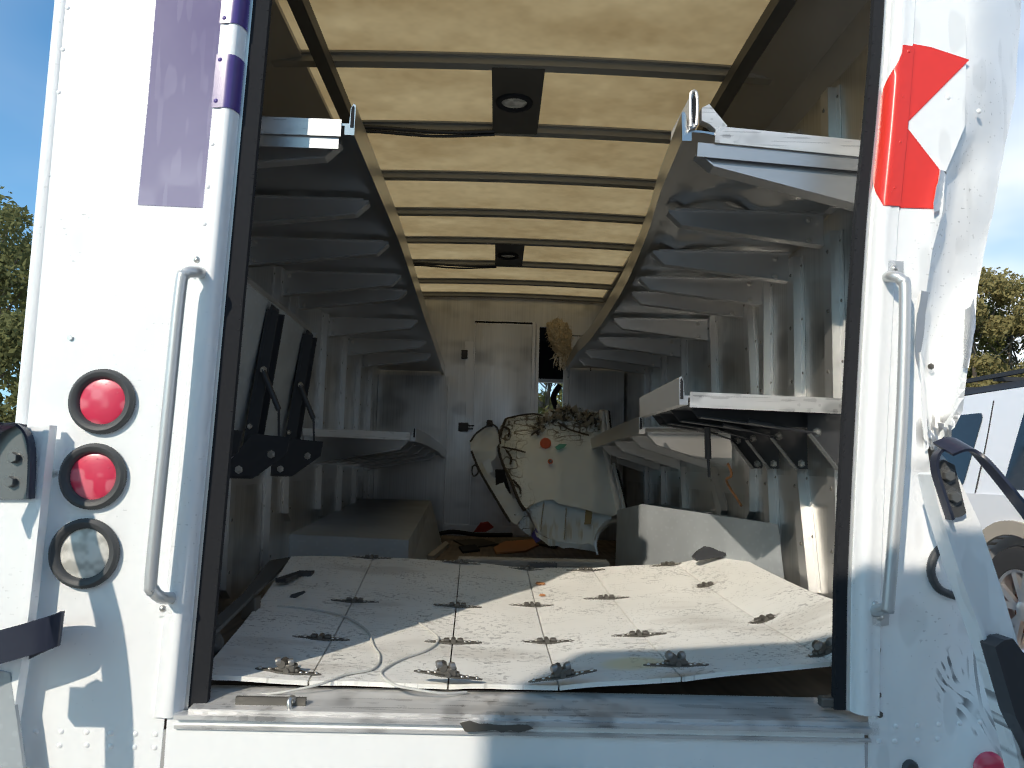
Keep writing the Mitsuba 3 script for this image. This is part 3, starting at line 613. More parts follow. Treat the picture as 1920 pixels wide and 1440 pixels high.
# lamps
for (x, y, r, mat, lab) in ((194, 753, .060, 'red_lens', 'upper red rear lamp in a rubber ring'), (177, 893, .060, 'red_lens', 'middle red rear lamp in a rubber ring'), (161, 1037, .063, 'clear_lens', 'lowest clear rear lamp in a rubber ring')):
    c = onrear(x, y)
    tl = put('tail_lamp', lathe([(r - .004, .0), (r - .002, .010), (r + .004, .0165), (r + .013, .0185), (r + .0205, .014), (r + .022, .004), (r + .019, -.002)], c, (0, -1, 0), 48), 'rubber', 40, parent=VAN, label=lab)
    put('lens', lathe([(0, .012), (r * .5, .0105), (r * .85, .0075), (r - .0015, .004), (r, -.002)], c, (0, -1, 0), 40), mat, 50, parent=tl)
    put('dimples', [dome(c + [r * a * math.cos(t), -.0078 + .0012 * a, r * a * math.sin(t)], .0045, (0, -1, 0)) for a, t in ((.72, .5), (.72, 1.4), (.72, 2.1), (.3, 4.2))], mat, 40, parent=tl, kind='stuff')
# rivets of the left panel
rv = [(127, 15), (118, 93), (110, 173), (83, 258), (90, 330), (80, 412), (70, 494), (57, 578), (48, 662), (38, 745), (368, 595), (358, 680), (350, 765), (341, 850), (333, 940), (325, 1025), (306, 1210), (297, 1300),
      (68, 1372), (115, 1372), (163, 1373), (208, 1375), (254, 1376), (292, 1377), (112, 1398), (163, 1397), (208, 1399), (252, 1401), (290, 1402)]
put('rivets', [dome(onrear(x, y), .0068) for x, y in rv], 'white_paint', 60, parent=LP, kind='stuff')
put('screws', [bolt(onrear(x, y), .0065, (0, -1, 0), .006) for x, y in ((133, 634), (102, 888))], 'alu_post', parent=LP, kind='stuff')
put('jamb_screws', [dome(P(x, y, YR - .007), .008, h=.7) for x, y in ((422, 35), (414, 113), (406, 190))], 'deep_purple', 60, parent=JL, kind='stuff')
put('jamb_rivets', [dome(P(x, y, YR - .006), .0065) for x, y in ((398, 270), (390, 350), (383, 420))], 'white_paint', 60, parent=JL, kind='stuff')

# grab handles
def handle(pts, r, feet, lab):
    H = put('grab_handle', tube(pts, r, 14, 8), 'tube_paint', True, parent=VAN, label=lab)
    for poly, bolts in feet:
        put('foot_plate', plate(poly, YR - .006, .006, 20), 'white_paint' if 'left' in lab else 'tube_paint', parent=H)
        put('screw', [dome(P(x, y, YR - .006), .009, h=.7) for x, y in bolts], 'bolt_steel', 60, parent=H)
handle([P(378, 512, YR - .004), P(366, 510, YR - .045), P(348, 514, YR - .062), P(338, 545, YR - .066), P(312, 800, YR - .068), P(284, 1075, YR - .066), P(287, 1105, YR - .060), P(302, 1120, YR - .045), P(322, 1121, YR - .004)], .0145,
       (([(364, 478), (384, 478), (382, 520), (360, 520)], [(369, 487)]), ([(294, 1112), (326, 1112), (322, 1154), (296, 1156), (290, 1148)], [(305, 1141)])), 'long grey tubular grab handle on the left panel')
handle([P(1662, 520, YR - .004), P(1674, 518, YR - .045), P(1690, 526, YR - .060), P(1697, 556, YR - .065), P(1690, 800, YR - .068), P(1667, 1115, YR - .066), P(1662, 1138, YR - .055), P(1640, 1146, YR - .004)], .0145,
       (([(1662, 488), (1694, 490), (1694, 524), (1660, 522)], [(1677, 503)]), ([(1636, 1130), (1668, 1138), (1667, 1172), (1650, 1175), (1636, 1172)], [(1650, 1158), (1641, 1133)])), 'long grey tubular grab handle on the damaged right panel')

# ------------------------------------------------------------------ rear face: damaged right panel
rp_edge = [(1702, -60), (1694, 90), (1682, 240), (1668, 383), (1657, 560), (1650, 700), (1640, 900), (1632, 1100), (1630, 1340)]
pr = [P(x, y, YR) for x, y in rp_edge]
def xre(z): return np.interp(z, [q[2] for q in pr][::-1], [q[0] for q in pr][::-1])
def rdepth(x, y):
    """how far the right panel is pushed from its plane at a sighting"""
    crease = np.interp(y, [0, 250, 330, 500, 700, 820], [1812, 1806, 1772, 1742, 1722, 1735])
    e = x - crease; d = YR
    if y < 870:
        k = np.clip((y - 140) / 190, 0, 1)
        if e > 0: d += k * (.0022 * min(e, 22) - .00045 * max(e - 45, 0)) + (1 - k) * .0006 * e * np.clip(e / 80, 0, 1)
        else: d -= .010 * math.exp(-(e / 30) ** 2) * np.clip((y - 250) / 150, 0, 1)
        d += .012 * math.sin(y * .02 + x * .03) * np.clip((x - 1720) / 120, 0, 1) * np.clip((y - 240) / 200, 0, 1)
    else:
        d += .020 * math.sin((y - 870) * .012 + (x - 1640) * .02) * np.clip((x - 1690) / 120, 0, 1)
    return d
def mdepth(x, y):
    return rdepth(min(x, np.interp(y, [0, 250, 330, 500, 700, 820], [1812, 1806, 1772, 1742, 1722, 1735]) - .01) if y < 870 else x, y)
up_main = [(1702, -60), (1800, -60), (1812, 60), (1810, 235), (1772, 325), (1768, 395), (1748, 470), (1738, 540), (1726, 620), (1722, 700), (1732, 760), (1738, 836), (1748, 900), (1775, 1005), (1800, 1090), (1840, 1210), (1870, 1330), (1884, 1440), (1890, 1500), (1628, 1500), (1632, 1100), (1650, 700), (1657, 560), (1668, 383), (1682, 240), (1694, 90)]
RP = put('rear_panel', plate(up_main, mdepth, .004, 15), 'scuffed_paint', 30, parent=VAN, label='dented and scraped white right rear panel with a red angular mark')
# corner sheet wrapping round the side, torn off at its lower end
corner_poly = jag([(1788, -60), (1925, -60), (1915, 0), (1905, 180), (1885, 270), (1862, 400), (1845, 480), (1832, 560), (1826, 640), (1814, 705), (1806, 770), (1790, 802), (1770, 818), (1752, 838), (1726, 834), (1719, 770), (1712, 700), (1716, 622), (1728, 542), (1738, 472), (1756, 397), (1760, 325), (1796, 237), (1798, 60)], .9, 26, 4)
def cdepth(x, y):
    d = rdepth(x, y) + .016 - .010 * np.clip((x - 1740) / 120, 0, 1)
    edge = np.interp(y, [-60, 180, 400, 560, 700, 800], [1925, 1905, 1862, 1832, 1814, 1790])
    t = np.clip((edge - x) / 110, 0, 1)
    d += .10 * (1 - t) ** 2.2 * np.clip(1 - y / 900, .2, 1)
    d -= .09 * math.exp(-((edge - x) / 22) ** 2) * np.clip((y - 520) / 160, 0, 1)
    return d
put('corner_sheet', plate(corner_poly, cdepth, .003, 9, lambda V: crumple(V, .005, 5, 3)), 'scuffed_paint', 35, parent=VAN, label='buckled white corner sheet torn loose at its lower end')
put('torn_flap', plate(jag([(1764, 318), (1775, 322), (1772, 345), (1774, 395), (1765, 412), (1760, 395), (1752, 398), (1756, 350)], 1.2, 14, 8), lambda x, y: rdepth(x, y) - .018 + .0006 * (x - 1750), .003, 6), 'alu_post', 30, parent=RP)
put('torn_flap', plate(jag([(1728, 545), (1742, 548), (1734, 610), (1722, 690), (1716, 640), (1720, 590)], 1.0, 20, 9), lambda x, y: YR - .016, .003, 6), 'alu_post', 30, parent=RP)
put('torn_flap', plate(jag([(1726, 660), (1732, 690), (1742, 840), (1736, 846), (1728, 760)], 1.2, 16, 10), lambda x, y: YR - .02, .004, 6), 'white_paint', 30, parent=RP)
put('torn_flap', plate(jag([(1810, 580), (1820, 575), (1826, 560), (1830, 600), (1816, 690), (1806, 690)], 1.2, 18, 11), lambda x, y: cdepth(x, y) - .014, .003, 6), 'alu_post', 30, parent=RP)
put('torn_shreds', [plate(jag([(x, y), (x + 9 + i % 3 * 3, y + 3), (x + 4 + i % 2 * 4, y + 26 + i % 4 * 6)], 1, 8, 20 + i), YR - .02 - .004 * i, .003, 6, lambda V: crumple(V, .02, 20, i)) for i, (x, y) in enumerate(((1732, 818), (1739, 812), (1746, 806), (1752, 800), (1759, 792), (1768, 800), (1778, 796)))], 'alu_post', parent=RP, kind='stuff')
put('inner_pillar', [prism([(1.155, YR + .25), (XRO - .02, YR + .25), (XRO - .02, YR + .27), (1.155, YR + .27)], 'z', -.75, ZR + .05)], 'alu_wall', parent=VAN)
# right jamb
jr0 = P(1600, 1340, YR)[2]
a, b = jamb(-1, xre, jr0, zt)
JR = put('door_jamb', a, 'white_paint', 35, parent=VAN, label='rounded white right door jamb with a red wrap'); put('steel_edge', b, 'alu_post', parent=JR)
def xseal(z): return np.interp(z, [P(1600, 1330, YR)[2], P(1610, 800, YR)[2], P(1625, 400, YR)[2], P(1640, 0, YR)[2]], [P(1604, 1330, YR + .04)[0], P(1614, 800, YR + .04)[0], P(1633, 400, YR + .04)[0], P(1652, 0, YR + .04)[0]])
put('brush_seal', brush(lambda z: xre(z) - .036, -1, jr0, zt, .034), 'brush_black', parent=JR)
# red film: flat part on the panel, and its continuation over the jamb
redp = [(1700, 80), (1745, 88), (1818, 112), (1697, 234), (1762, 318), (1750, 391), (1674, 389), (1675, 380), (1689, 240), (1701, 86)]
put('red_mark', plate(redp, lambda x, y: mdepth(x, y) - .0025, .001, 12), 'red_film', 30, parent=RP, label='red angular vinyl mark like a sideways arrow')
def red_wrap():
    prf = [(-.025, -.0085), (.003, -.0125), (.0145, -.0125), (.0238, -.0085), (.032, .005), (.036, .022), (.036, .03)]
    zs = np.linspace(P(1660, 388, YR)[2], P(1668, 88, YR)[2], 22); v, f = [], []
    for i, z in enumerate(zs):
        t = i / 21; cut = 1.0 if .18 < t < .72 else np.clip(1 - (t - .72) / .28, .25, 1) if t >= .72 else .45 + .55 * t / .18
        for j, (a, b) in enumerate(prf):
            k = min(j, cut * 6); lo = int(k); fr = k - lo; q0, q1 = prf[lo], prf[min(lo + 1, 6)]
            v.append([xre(z) - (q0[0] + (q1[0] - q0[0]) * fr), YR + q0[1] + (q1[1] - q0[1]) * fr, z])
    for i in range(21):
        for j in range(6): a = i * 7 + j; f += [[a, a + 8, a + 1], [a, a + 7, a + 8]]
    return trimesh.Trimesh(v, f, process=False)
put('red_wrap', red_wrap(), 'red_film', 40, parent=JR)
put('red_rivets', [dome(P(x, y, YR - .008), .0065, h=.7) for x, y in ((1703, 97), (1691, 182), (1687, 267), (1676, 353))], 'red_film', 60, parent=RP, kind='stuff')
rr = [(1706, 14), (1672, 442), (1660, 615), (1655, 705), (1652, 790), (1648, 880), (1645, 962), (1643, 1048), (1778, 183), (1836, 208), (1640, 1345), (1680, 1362), (1720, 1360), (1760, 1358), (1800, 1357), (1838, 1354), (1648, 1390), (1678, 1390), (1720, 1388), (1758, 1386)]
put('rivets', [dome(P(x, y, rdepth(x, y)), .0068) for x, y in rr], 'white_paint', 60, parent=RP, kind='stuff')
put('open_holes', [bolt(P(x, y, rdepth(x, y) - .001), .005, (0, -1, 0), .004) for x, y in ((1646, 1219), (1647, 1303), (1650, 1340), (1746, 687), (1803, 734))], 'hinge_steel', parent=RP, kind='stuff')
# torn lamp ring: a dark crescent of rubber left in the dent, and a slit above
put('torn_ring', tube([P(1768, 1018, YR - .004), P(1750, 1046, YR - .014), P(1746, 1075, YR - .018), P(1762, 1105, YR - .018), P(1798, 1120, YR - .01)], .010, 8, 6), 'rubber', True, parent=RP, label='torn black crescent of rubber on the dented panel')
put('torn_slit', plate([(1737, 886), (1744, 890), (1756, 930), (1754, 964), (1746, 950), (1738, 915)], lambda x, y: rdepth(x, y) - .006, .003, 8), 'dark_backing', parent=RP)

# lower skirt, sill
zs_ = P(900, 1348, YR)[2]
SK = put('rear_skirt', prism([(xle(-.8) + .012, zb), (P(1628, 1400, YR)[0] - .01, zb), (P(1628, 1400, YR)[0] - .01, zs_ - .012), (xle(-.8) + .012, zs_ - .012)], 'y', YR - .002, YR + .03), 'white_paint', parent=VAN, label='scratched white skirt below the sill')
put('lip', [box([xle(-.7) + .03, YR - .018, zs_ - .010], [.93, YR + .02, zs_ + .000]), box([xle(-.7) + .03, YR - .010, zs_ - .034], [.93, YR + .0, zs_ - .026])], 'alu_bright', parent=SK)
SI = put('sill', [prism([(YR + .0, zs_ + .002), (YR + .0, zs_ + .010), (YR + .04, zs_ + .013), (YR + .085, zs_ + .022), (YR + .16, zs_ + .022), (YR + .17, zs_ - .02), (YR, zs_ - .02)], 'x', xle(-.6) + .055, .955)], 'alu_bright', 30, parent=VAN, label='worn bright aluminium door sill')
put('slot', box(P(440, 1330, YR + .03) + [0, 0, .0], P(572, 1330, YR + .03) + [0, .012, .026]), 'hinge_steel', parent=SI)
c = P(548, 1328, YR + .035)
ring = [c + [.004 * math.sin(2 * t), .012 * math.cos(t) - .01, .022 * math.sin(t) + .006] for t in np.linspace(0, math.pi * 2, 17)]
put('tie_ring', sweep(np.array(ring), circle(.0065, 8), cap=False), 'bolt_steel', True, parent=SI, label='small steel tie ring standing on the sill')
put('tie_lug', [box(P(1560, 1322, YR + .05) + [-.03, -.01, -.005], P(1560, 1322, YR + .05) + [.03, .02, .02], .005)], 'hinge_steel', parent=SI)
put('torn_edge', plate(jag([(862, 1356), (880, 1352), (900, 1358), (930, 1360), (990, 1360), (1000, 1366), (985, 1371), (872, 1372)], 1.5, 14, 5), YR - .022, .004, 8), 'hinge_steel', parent=SK, label='torn dark edge in the lip of the skirt')
put('step_bumper', box([P(850, 1432, 1.80)[0], 1.72, -1.02], [P(1112, 1432, 1.80)[0], YR - .01, P(900, 1440, 1.945)[2]], .012), 'rubber', parent=VAN)
c = P(1856, 1442, rdepth(1856, 1440) - .002)
put('reflector', lathe([(0, .01), (.03, .008), (.038, .003), (.04, -.002)], c, (0, -1, 0), 32), 'red_lens', 50, parent=VAN, label='round red reflector low on the right panel')
c = P(1706, 1440, rdepth(1706, 1440) - .002)
put('plug', lathe([(0, .012), (.014, .012), (.02, .004), (.02, -.002)], c, (0, -1, 0), 20), 'rubber', 40, parent=VAN)
put('header', [box([XLO + .02, YR + .0, ZH], [XRO - .02, YR + .09, ZR + .062])], 'white_paint', parent=VAN)
# undercarriage: chassis and four wheels so the van stands on the ground
put('chassis', [box([-.5, 2.3, -.95], [-.38, 9.2, -.72]), box([.42, 2.3, -.95], [.54, 9.2, -.72])], 'dark_trim', parent=VAN)
for x in (-1.0, 1.03):
    for y in (4.6, 9.0):
        w = put('wheel', lathe([(.24, -.11), (.36, -.12), (.39, -.08), (.39, .08), (.36, .12), (.24, .11), (.20, .05), (0, .05)], [x, y, -CZ + .39], (1 if x > 0 else -1, 0, 0), 36), 'tyre', 40, parent=VAN)
put('nose', box([XLO + .1, CF + .04, -.85], [XRO - .1, CF + 1.0, -.15], .1), 'white_paint', 40, parent=VAN)

# ------------------------------------------------------------------ side guard bars with bolted black straps (left and right, in front of the rear face)
def ribbon(path, w, t=.006, wdir=(0, 1, 0), n=6):
    pts = smooth_path(path, n); wd = np.asarray(wdir, float); v, f = [], []
    tg = np.gradient(pts, axis=0); tg /= np.linalg.norm(tg, axis=1, keepdims=True)
    for p, d in zip(pts, tg):
        q = np.cross(d, wd); q /= np.linalg.norm(q) + 1e-9
        v += [p - wd * w / 2 - q * t / 2, p + wd * w / 2 - q * t / 2, p + wd * w / 2 + q * t / 2, p - wd * w / 2 + q * t / 2]
    for i in range(len(pts) - 1):
        for j in range(4):
            a, b = i * 4 + j, i * 4 + (j + 1) % 4; f += [[a, b, b + 4], [a, b + 4, a + 4]]
    k = (len(pts) - 1) * 4; f += [[0, 2, 1], [0, 3, 2], [k, k + 1, k + 2], [k, k + 2, k + 3]]
    return trimesh.Trimesh(v, f, process=False)
dG = YR - .050
G1 = put('guard_plate', [plate([(-160, 800), (82, 800), (44, 1150), (-5, 1440), (-30, 1560), (-260, 1560)], dG, .012, 60), plate([(82, 797), (93, 797), (54, 1150), (10, 1440), (0, 1560), (-32, 1560), (-6, 1440), (43, 1150)], dG - .004, .034, 60)], 'white_paint', parent=VAN,
         label='upright white guard plate in front of the left panel')
put('bracket_plate', plate([(-40, 800), (20, 794), (42, 800), (54, 820), (59, 850), (55, 936), (-40, 936)], dG - .012, .010, 20), 'satin_bracket', parent=G1)
put('bolts', [bolt(P(x, y, dG - .012), .0135, (0, -1, 0), .014) for x, y in ((28, 858), (22, 903))], 'satin_bracket', parent=G1, kind='stuff')
put('strap', [ribbon([P(57, 935, dG - .020), P(60, 860, dG - .020), P(54, 818, dG - .020), P(36, 797, dG - .022), P(14, 797, dG - .026), P(-12, 815, dG - .03), P(-40, 850, dG - .035)], .026, .006, (0, 1, 0)), ribbon([P(30, 797, dG - .035), P(8, 797, dG - .06), P(-30, 815, dG - .11), P(-80, 850, dG - .15), P(-115, 900, dG - .16)], .06, .006, (.3, .95, 0))], 'black_steel', 30, parent=G1, label='black strap looped over the left guard plate')
# long bar outside the left edge carrying the straps; its shadow falls on the left panel
shadow = [(120, 842), (150, 960), (185, 1090), (208, 1190), (222, 1330), (224, 1480), (226, 1620)]
barp = [P(x, y, YR) + SUN / abs(SUN[1]) * .30 for x, y in shadow]
G2 = put('guard_bar', ribbon(barp, .062, .012, (1, 0, 0)), 'black_steel', 30, parent=VAN, label='long dark bar standing off the left panel, carrying the straps')
kn = P(172, 1314, YR) + SUN / abs(SUN[1]) * .30
put('clamp', [box(kn + [-.045, -.015, -.05], kn + [.05, .015, .02]), bolt(kn + [.0, -.015, .03], .018, (0, -1, 0), .02)], 'black_steel', parent=G2)
put('lower_strap', ribbon([P(-120, 1265, 1.84), P(-40, 1226, 1.842), P(40, 1202, 1.846), P(92, 1186, 1.852), P(113, 1178, 1.866), P(110, 1180, 1.89), P(84, 1192, 1.912), P(60, 1204, 1.918)], .078, .007, (.05, 0, 1)), 'black_steel', 30, parent=G2, label='glossy black lower strap bending round at the left edge')
put('lower_plate', plate([(-120, 1275), (-10, 1255), (18, 1262), (30, 1340), (46, 1460), (50, 1560), (-160, 1560)], 1.895, .012, 60), 'galvanised', parent=G2)
# right side, leaning outwards with the damage
dR = 1.80
G3 = put('guard_plate', [plate([(1764, 850), (1790, 880), (1835, 975), (1880, 1110), (1925, 1262), (1985, 1500), (1925, 1500), (1905, 1400), (1868, 1270), (1838, 1180), (1800, 1075), (1760, 950), (1746, 890)], lambda x, y: dR + .00002 * (y - 900), .012, 30),
         plate([(1746, 890), (1751, 886), (1806, 1072), (1844, 1178), (1874, 1268), (1912, 1400), (1930, 1500), (1925, 1500), (1904, 1400), (1868, 1270), (1838, 1180), (1800, 1075), (1760, 950)], dR - .012, .06, 30)], 'scuffed_paint', parent=VAN, label='white guard plate knocked aslant beside the right panel')
put('bracket_plate', plate([(1752, 872), (1770, 862), (1790, 872), (1812, 962), (1804, 968), (1780, 973), (1774, 966)], dR - .014, .010, 20), 'rubber', parent=G3)
put('bolts', [bolt(P(x, y, dR - .014), .014, (0, -1, 0), .016) for x, y in ((1775, 892), (1787, 932))], 'satin_bracket', parent=G3, kind='stuff')
put('strap', [ribbon([P(1782, 974, dR - .026), P(1766, 925, dR - .026), P(1753, 880, dR - .027), P(1756, 852, dR - .03), P(1772, 840, dR - .034), P(1792, 840, dR - .036)], .026, .007, (0, 1, 0)), ribbon([P(1768, 842, dR - .05), P(1792, 833, dR - .055), P(1812, 836, dR - .06), P(1836, 854, dR - .075), P(1876, 900, dR - .10), P(1928, 966, dR - .13), P(1990, 1050, dR - .16)], .060, .007, (-.25, .85, .46))], 'black_steel', 30, parent=G3, label='black strap arching from the right guard plate to the lower right')
put('buffer_block', plate([(1866, 1213), (1884, 1200), (1900, 1198), (1925, 1232), (1990, 1420), (1960, 1460), (1905, 1345)], dR - .06, .055, 20), 'black_plastic', parent=G3, label='black rubber block at the lower end of the right guard plate')

# ------------------------------------------------------------------ the fallen roll-up door, lying across the floor
RD = thing('rollup_door', 'white roll-up door fallen off its tracks and lying over the van floor', 'door')
DF, DB = 2.08, 3.62
seams = [((372, 1266, 2.06), (545, 1043, 3.55)), ((578, 1277, DF), (700, 1045, DB)), ((840, 1284, DF), (863, 1053, DB)), ((1048, 1286, DF), (988, 1066, DB)), ((1278, 1270, DF), (1108, 1065, DB)), ((1560, 1241, DF), (1268, 1057, DB)), ((1640, 1150, 2.28), (1378, 1037, 3.45))]
curves = []
for a, b in seams:
    p0, p1 = P(*a), P(*b); pts = []
    for t in np.linspace(0, 1, 13):
        q = p0 * (1 - t) + p1 * t; q[2] += -.018 * math.sin(math.pi * t) ; pts.append(q)
    curves.append(np.array(pts))
curves[-1][:, 0] = np.minimum(curves[-1][:, 0], XR - .04)
surf = np.vstack(curves); DZ = LinearNDInterpolator(surf[:, :2], surf[:, 2])
def on_door(px, py, lift=0.0):
    w = RW @ np.array([(px - CXP) / F, (CYP - py) / F, 1.0]); w = w / w[1]
    best = None
    for d in np.linspace(1.9, 3.75, 370):
        z = DZ(w[0] * d, d)
        if np.isnan(z): continue
        if w[2] * d <= z + lift: 
            return np.array([w[0] * d, d, float(z) + lift])
        best = w * d
    d = -.60 / w[2] if best is None else best[1]
    return np.array([w[0] * d, d, float(w[2] * d)])
GAP = .0022
for i in range(len(curves) - 1):
    A, B = curves[i], curves[i + 1]; k = 9; v, f = [], []
    for j in range(len(A)):
        L = np.linalg.norm(B[j] - A[j]); e = GAP / L
        for t in np.linspace(e, 1 - e, k):
            q = A[j] * (1 - t) + B[j] * t; q[2] += .0025 * math.sin(math.pi * t) + .001 * math.sin(7 * t + j); v.append(q)
    for j in range(len(A) - 1):
        for t in range(k - 1):
            a = j * k + t; f += [[a, a + 1, a + k + 1], [a, a + k + 1, a + k]]
    v = np.array(v); n = len(v); f = np.array(f)
    border = list(range(k)) + [j * k + k - 1 for j in range(1, len(A))] + [(len(A) - 1) * k + t for t in range(k - 2, -1, -1)] + [j * k for j in range(len(A) - 2, 0, -1)]
    ff = [f, f[:, ::-1] + n]
    for a, b in zip(border, border[1:] + border[:1]): ff += [np.array([[b, a, a + n], [b, a + n, b + n]])]
    put('panel', trimesh.Trimesh(np.vstack([v, v - [0, 0, .012]]), np.vstack(ff), process=False), 'door_skin', 35, parent=RD)
# dark rubber strip and rust along the left edge
put('edge_seal', prism([tuple(PZ(x, y, -.46)[:2]) for x, y in ((505, 1050), (552, 1042), (530, 1062), (468, 1120), (400, 1185), (372, 1200), (400, 1160), (455, 1112))], 'z', -.475, -.462), 'rubber', parent=RD)
HN = 0
def hinge(c, ang, L=.178, rollers=False, lift=0):
    ca, sa = math.cos(ang), math.sin(ang)
    out = [(-L / 2, 0), (-L / 2 + .012, -.007), (-.045, -.010), (-.024, -.019), (.024, -.019), (.045, -.010), (L / 2 - .012, -.007), (L / 2, 0), (L / 2 - .012, .007), (.045, .010), (.024, .019), (-.024, .019), (-.045, .010), (-L / 2 + .012, .007)]
    parts = [prism(out, 'z', .001, .005), tube([[0, -.020, .008], [0, .020, .008]], .0075, 8), box([-.03, -.012, .004], [-.012, .012, .014], .003), box([.012, -.012, .004], [.03, .012, .014], .003)]
    bl = [dome([x, y, .005], .0055, (0, 0, 1), .8) for x, y in ((-.075, 0), (-.05, .0), (-.033, .008), (.036, -.007), (.05, 0), (.075, 0))]
    rl = []
    if rollers:
        parts += [box([-.022, -.016, .004], [.022, .016, .024], .004), tube([[-.014, -.018, .024], [-.014, .02, .024]], .011, 8)]
        rl = [lathe([(0, -.007), (.009, -.007), (.011, 0), (.009, .007), (0, .007)], [x, -.012, .030], (1, .4, .2), 12) for x in (-.024, .010)]
    M = np.eye(4); M[:3, :3] = [[ca, -sa, 0], [sa, ca, 0], [0, 0, 1]]; M[:3, 3] = c
    e = .05; zx = [DZ(c[0] + s * ca * e, c[1] + s * sa * e) for s in (-1, 1)]
    if not np.isnan(zx).any():
        sl = float(zx[1] - zx[0]) / (2 * e); M[2, 0] = sl
    res = []
    for g in (parts, bl, rl):
        if not g: res.append(None); continue
        q = tm(g); q = q.copy(); q.apply_transform(M); res.append(q)
    h = put('hinge', res[0], 'hinge_steel', 30, parent=RD)
    put('bolts', res[1], 'bolt_steel', 50, parent=h, kind='stuff')
    if res[2] is not None: put('rollers', res[2], 'roller_steel', 40, parent=h, kind='stuff')
hs = [(540, 1262, 1), (602, 1199, 0), (665, 1129, 0), (697, 1047, 0), (840, 1270, 1), (850, 1206, 0), (858, 1138, 0), (865, 1056, 0), (1055, 1272, 1), (1025, 1205, 0), (998, 1137, 0), (988, 1068, 0), (1268, 1256, 1), (1198, 1192, 0), (1137, 1123, 0), (1098, 1070, 0), (1545, 1226, 1), (1432, 1164, 0), (1322, 1100, 0), (1252, 1060, 0)]
for x, y, r in hs:
    hinge(on_door(x, y, .001), random.uniform(-.06, .06) + (.14 if x > 1250 else 0), rollers=bool(r))

# ------------------------------------------------------------------ loose things on the floor
def loose(name, mesh, mat, label, cat, group=None, smooth=False): return put(name, mesh, mat, smooth, label=label, cat=cat, group=group)
w1 = [(520, 1137), (545, 1138), (600, 1146), (650, 1158), (688, 1183), (700, 1210), (712, 1232), (700, 1254)]
w1b = [P(650, 1272, 2.12), P(600, 1283, 2.05), P(540, 1296, 2.03), P(500, 1301, 2.04), P(455, 1302, 2.06)]
loose('cable', tube([on_door(x, y, .006) for x, y in w1] + [q + [0, 0, .01] for q in w1b[:1]] + w1b[1:], .0034, 7, 8), 'cable_grey', 'thin pale cable curling over the left door sections down to the sill', 'cable', smooth=True)
w2 = [(784, 1168), (806, 1182), (822, 1200), (800, 1220), (755, 1236), (722, 1254), (716, 1266)]
loose('cable', tube([on_door(x, y, .006) for x, y in w2] + [P(740, 1284, 2.03), P(775, 1292, 2.02), P(830, 1300, 2.03), P(875, 1298, 2.07)], .0034, 7, 8), 'cable_grey', 'thin pale cable bending in an S near the middle front of the fallen door', 'cable', smooth=True)
c = on_door(553, 1085)
loose('bracket', prism([(c[0] - .04, c[1] - .14), (c[0] + .0, c[1] - .14), (c[0] + .02, c[1] + .03), (c[0] + .055, c[1] + .04), (c[0] + .055, c[1] + .10), (c[0] - .005, c[1] + .10)], 'z', c[2] + .004, c[2] + .02), 'black_plastic', 'small black angled bracket lying on the far left door section', 'bracket')
c = on_door(556, 1122)
loose('strip', crumple(tm(plate([(538, 1132), (545, 1115), (570, 1108), (572, 1112), (553, 1122), (550, 1134)], c[1], .01, 6, None)), .0, 5, 1) if False else plate([(538, 1132), (545, 1115), (570, 1108), (572, 1112), (553, 1122), (550, 1134)], c[1] - .01, .01, 6), 'rubber', 'bent scrap of black rubber strip near the left cable end', 'scrap')
c = P(471, 1137, 2.75)
loose('rusty_block', box(c + [-.025, -.03, -.04], c + [.025, .03, .035], .006), 'hinge_steel', 'rusty steel block at the left edge of the fallen door', 'block')
c = P(392, 1208, 2.3)
q = trimesh.creation.icosphere(3, .05); vv = np.array(q.vertices); vv *= (1 + .5 * (meshkit.fbm(vv * 22, 3, 3) - .5))[:, None]; q.vertices = vv * [.8, .8, .9] + c
loose('lump', q, 'rubber', 'dark lump at the left front corner of the fallen door', 'lump', smooth=True)
poly = [(1302, 1046), (1310, 1036), (1326, 1026), (1338, 1028), (1350, 1034), (1360, 1036), (1362, 1042), (1306, 1052)]
loose('bracket', plate(poly, 3.42, .05, 8), 'black_plastic', 'stepped black bracket at the far right corner of the fallen door', 'bracket')
c = on_door(1012, 1066) + [0, .02, .012]
loose('bar', bar(c + [-.05, 0, 0], c + [.08, .01, .0], .03, .022), 'black_plastic', 'short black bar at the middle of the door\'s far edge', 'bar')
for (x, y, s, lab) in ((1013, 1095, .020, 'larger orange leaf fragment on the fallen door'), (1017, 1117, .012, 'tiny orange leaf fragment on the fallen door, nearer the sill')):
    c = on_door(x, y, .004); n = 9
    pts2 = [(c[0] + s * (1 + .4 * math.sin(3.1 * k)) * math.cos(k * 2 * math.pi / n), c[1] + s * 1.4 * (1 + .4 * math.cos(2.3 * k)) * math.sin(k * 2 * math.pi / n)) for k in range(n)]
    loose('leaf_fragment', prism(pts2, 'z', c[2], c[2] + .004), 'orange_board', lab, 'leaf')
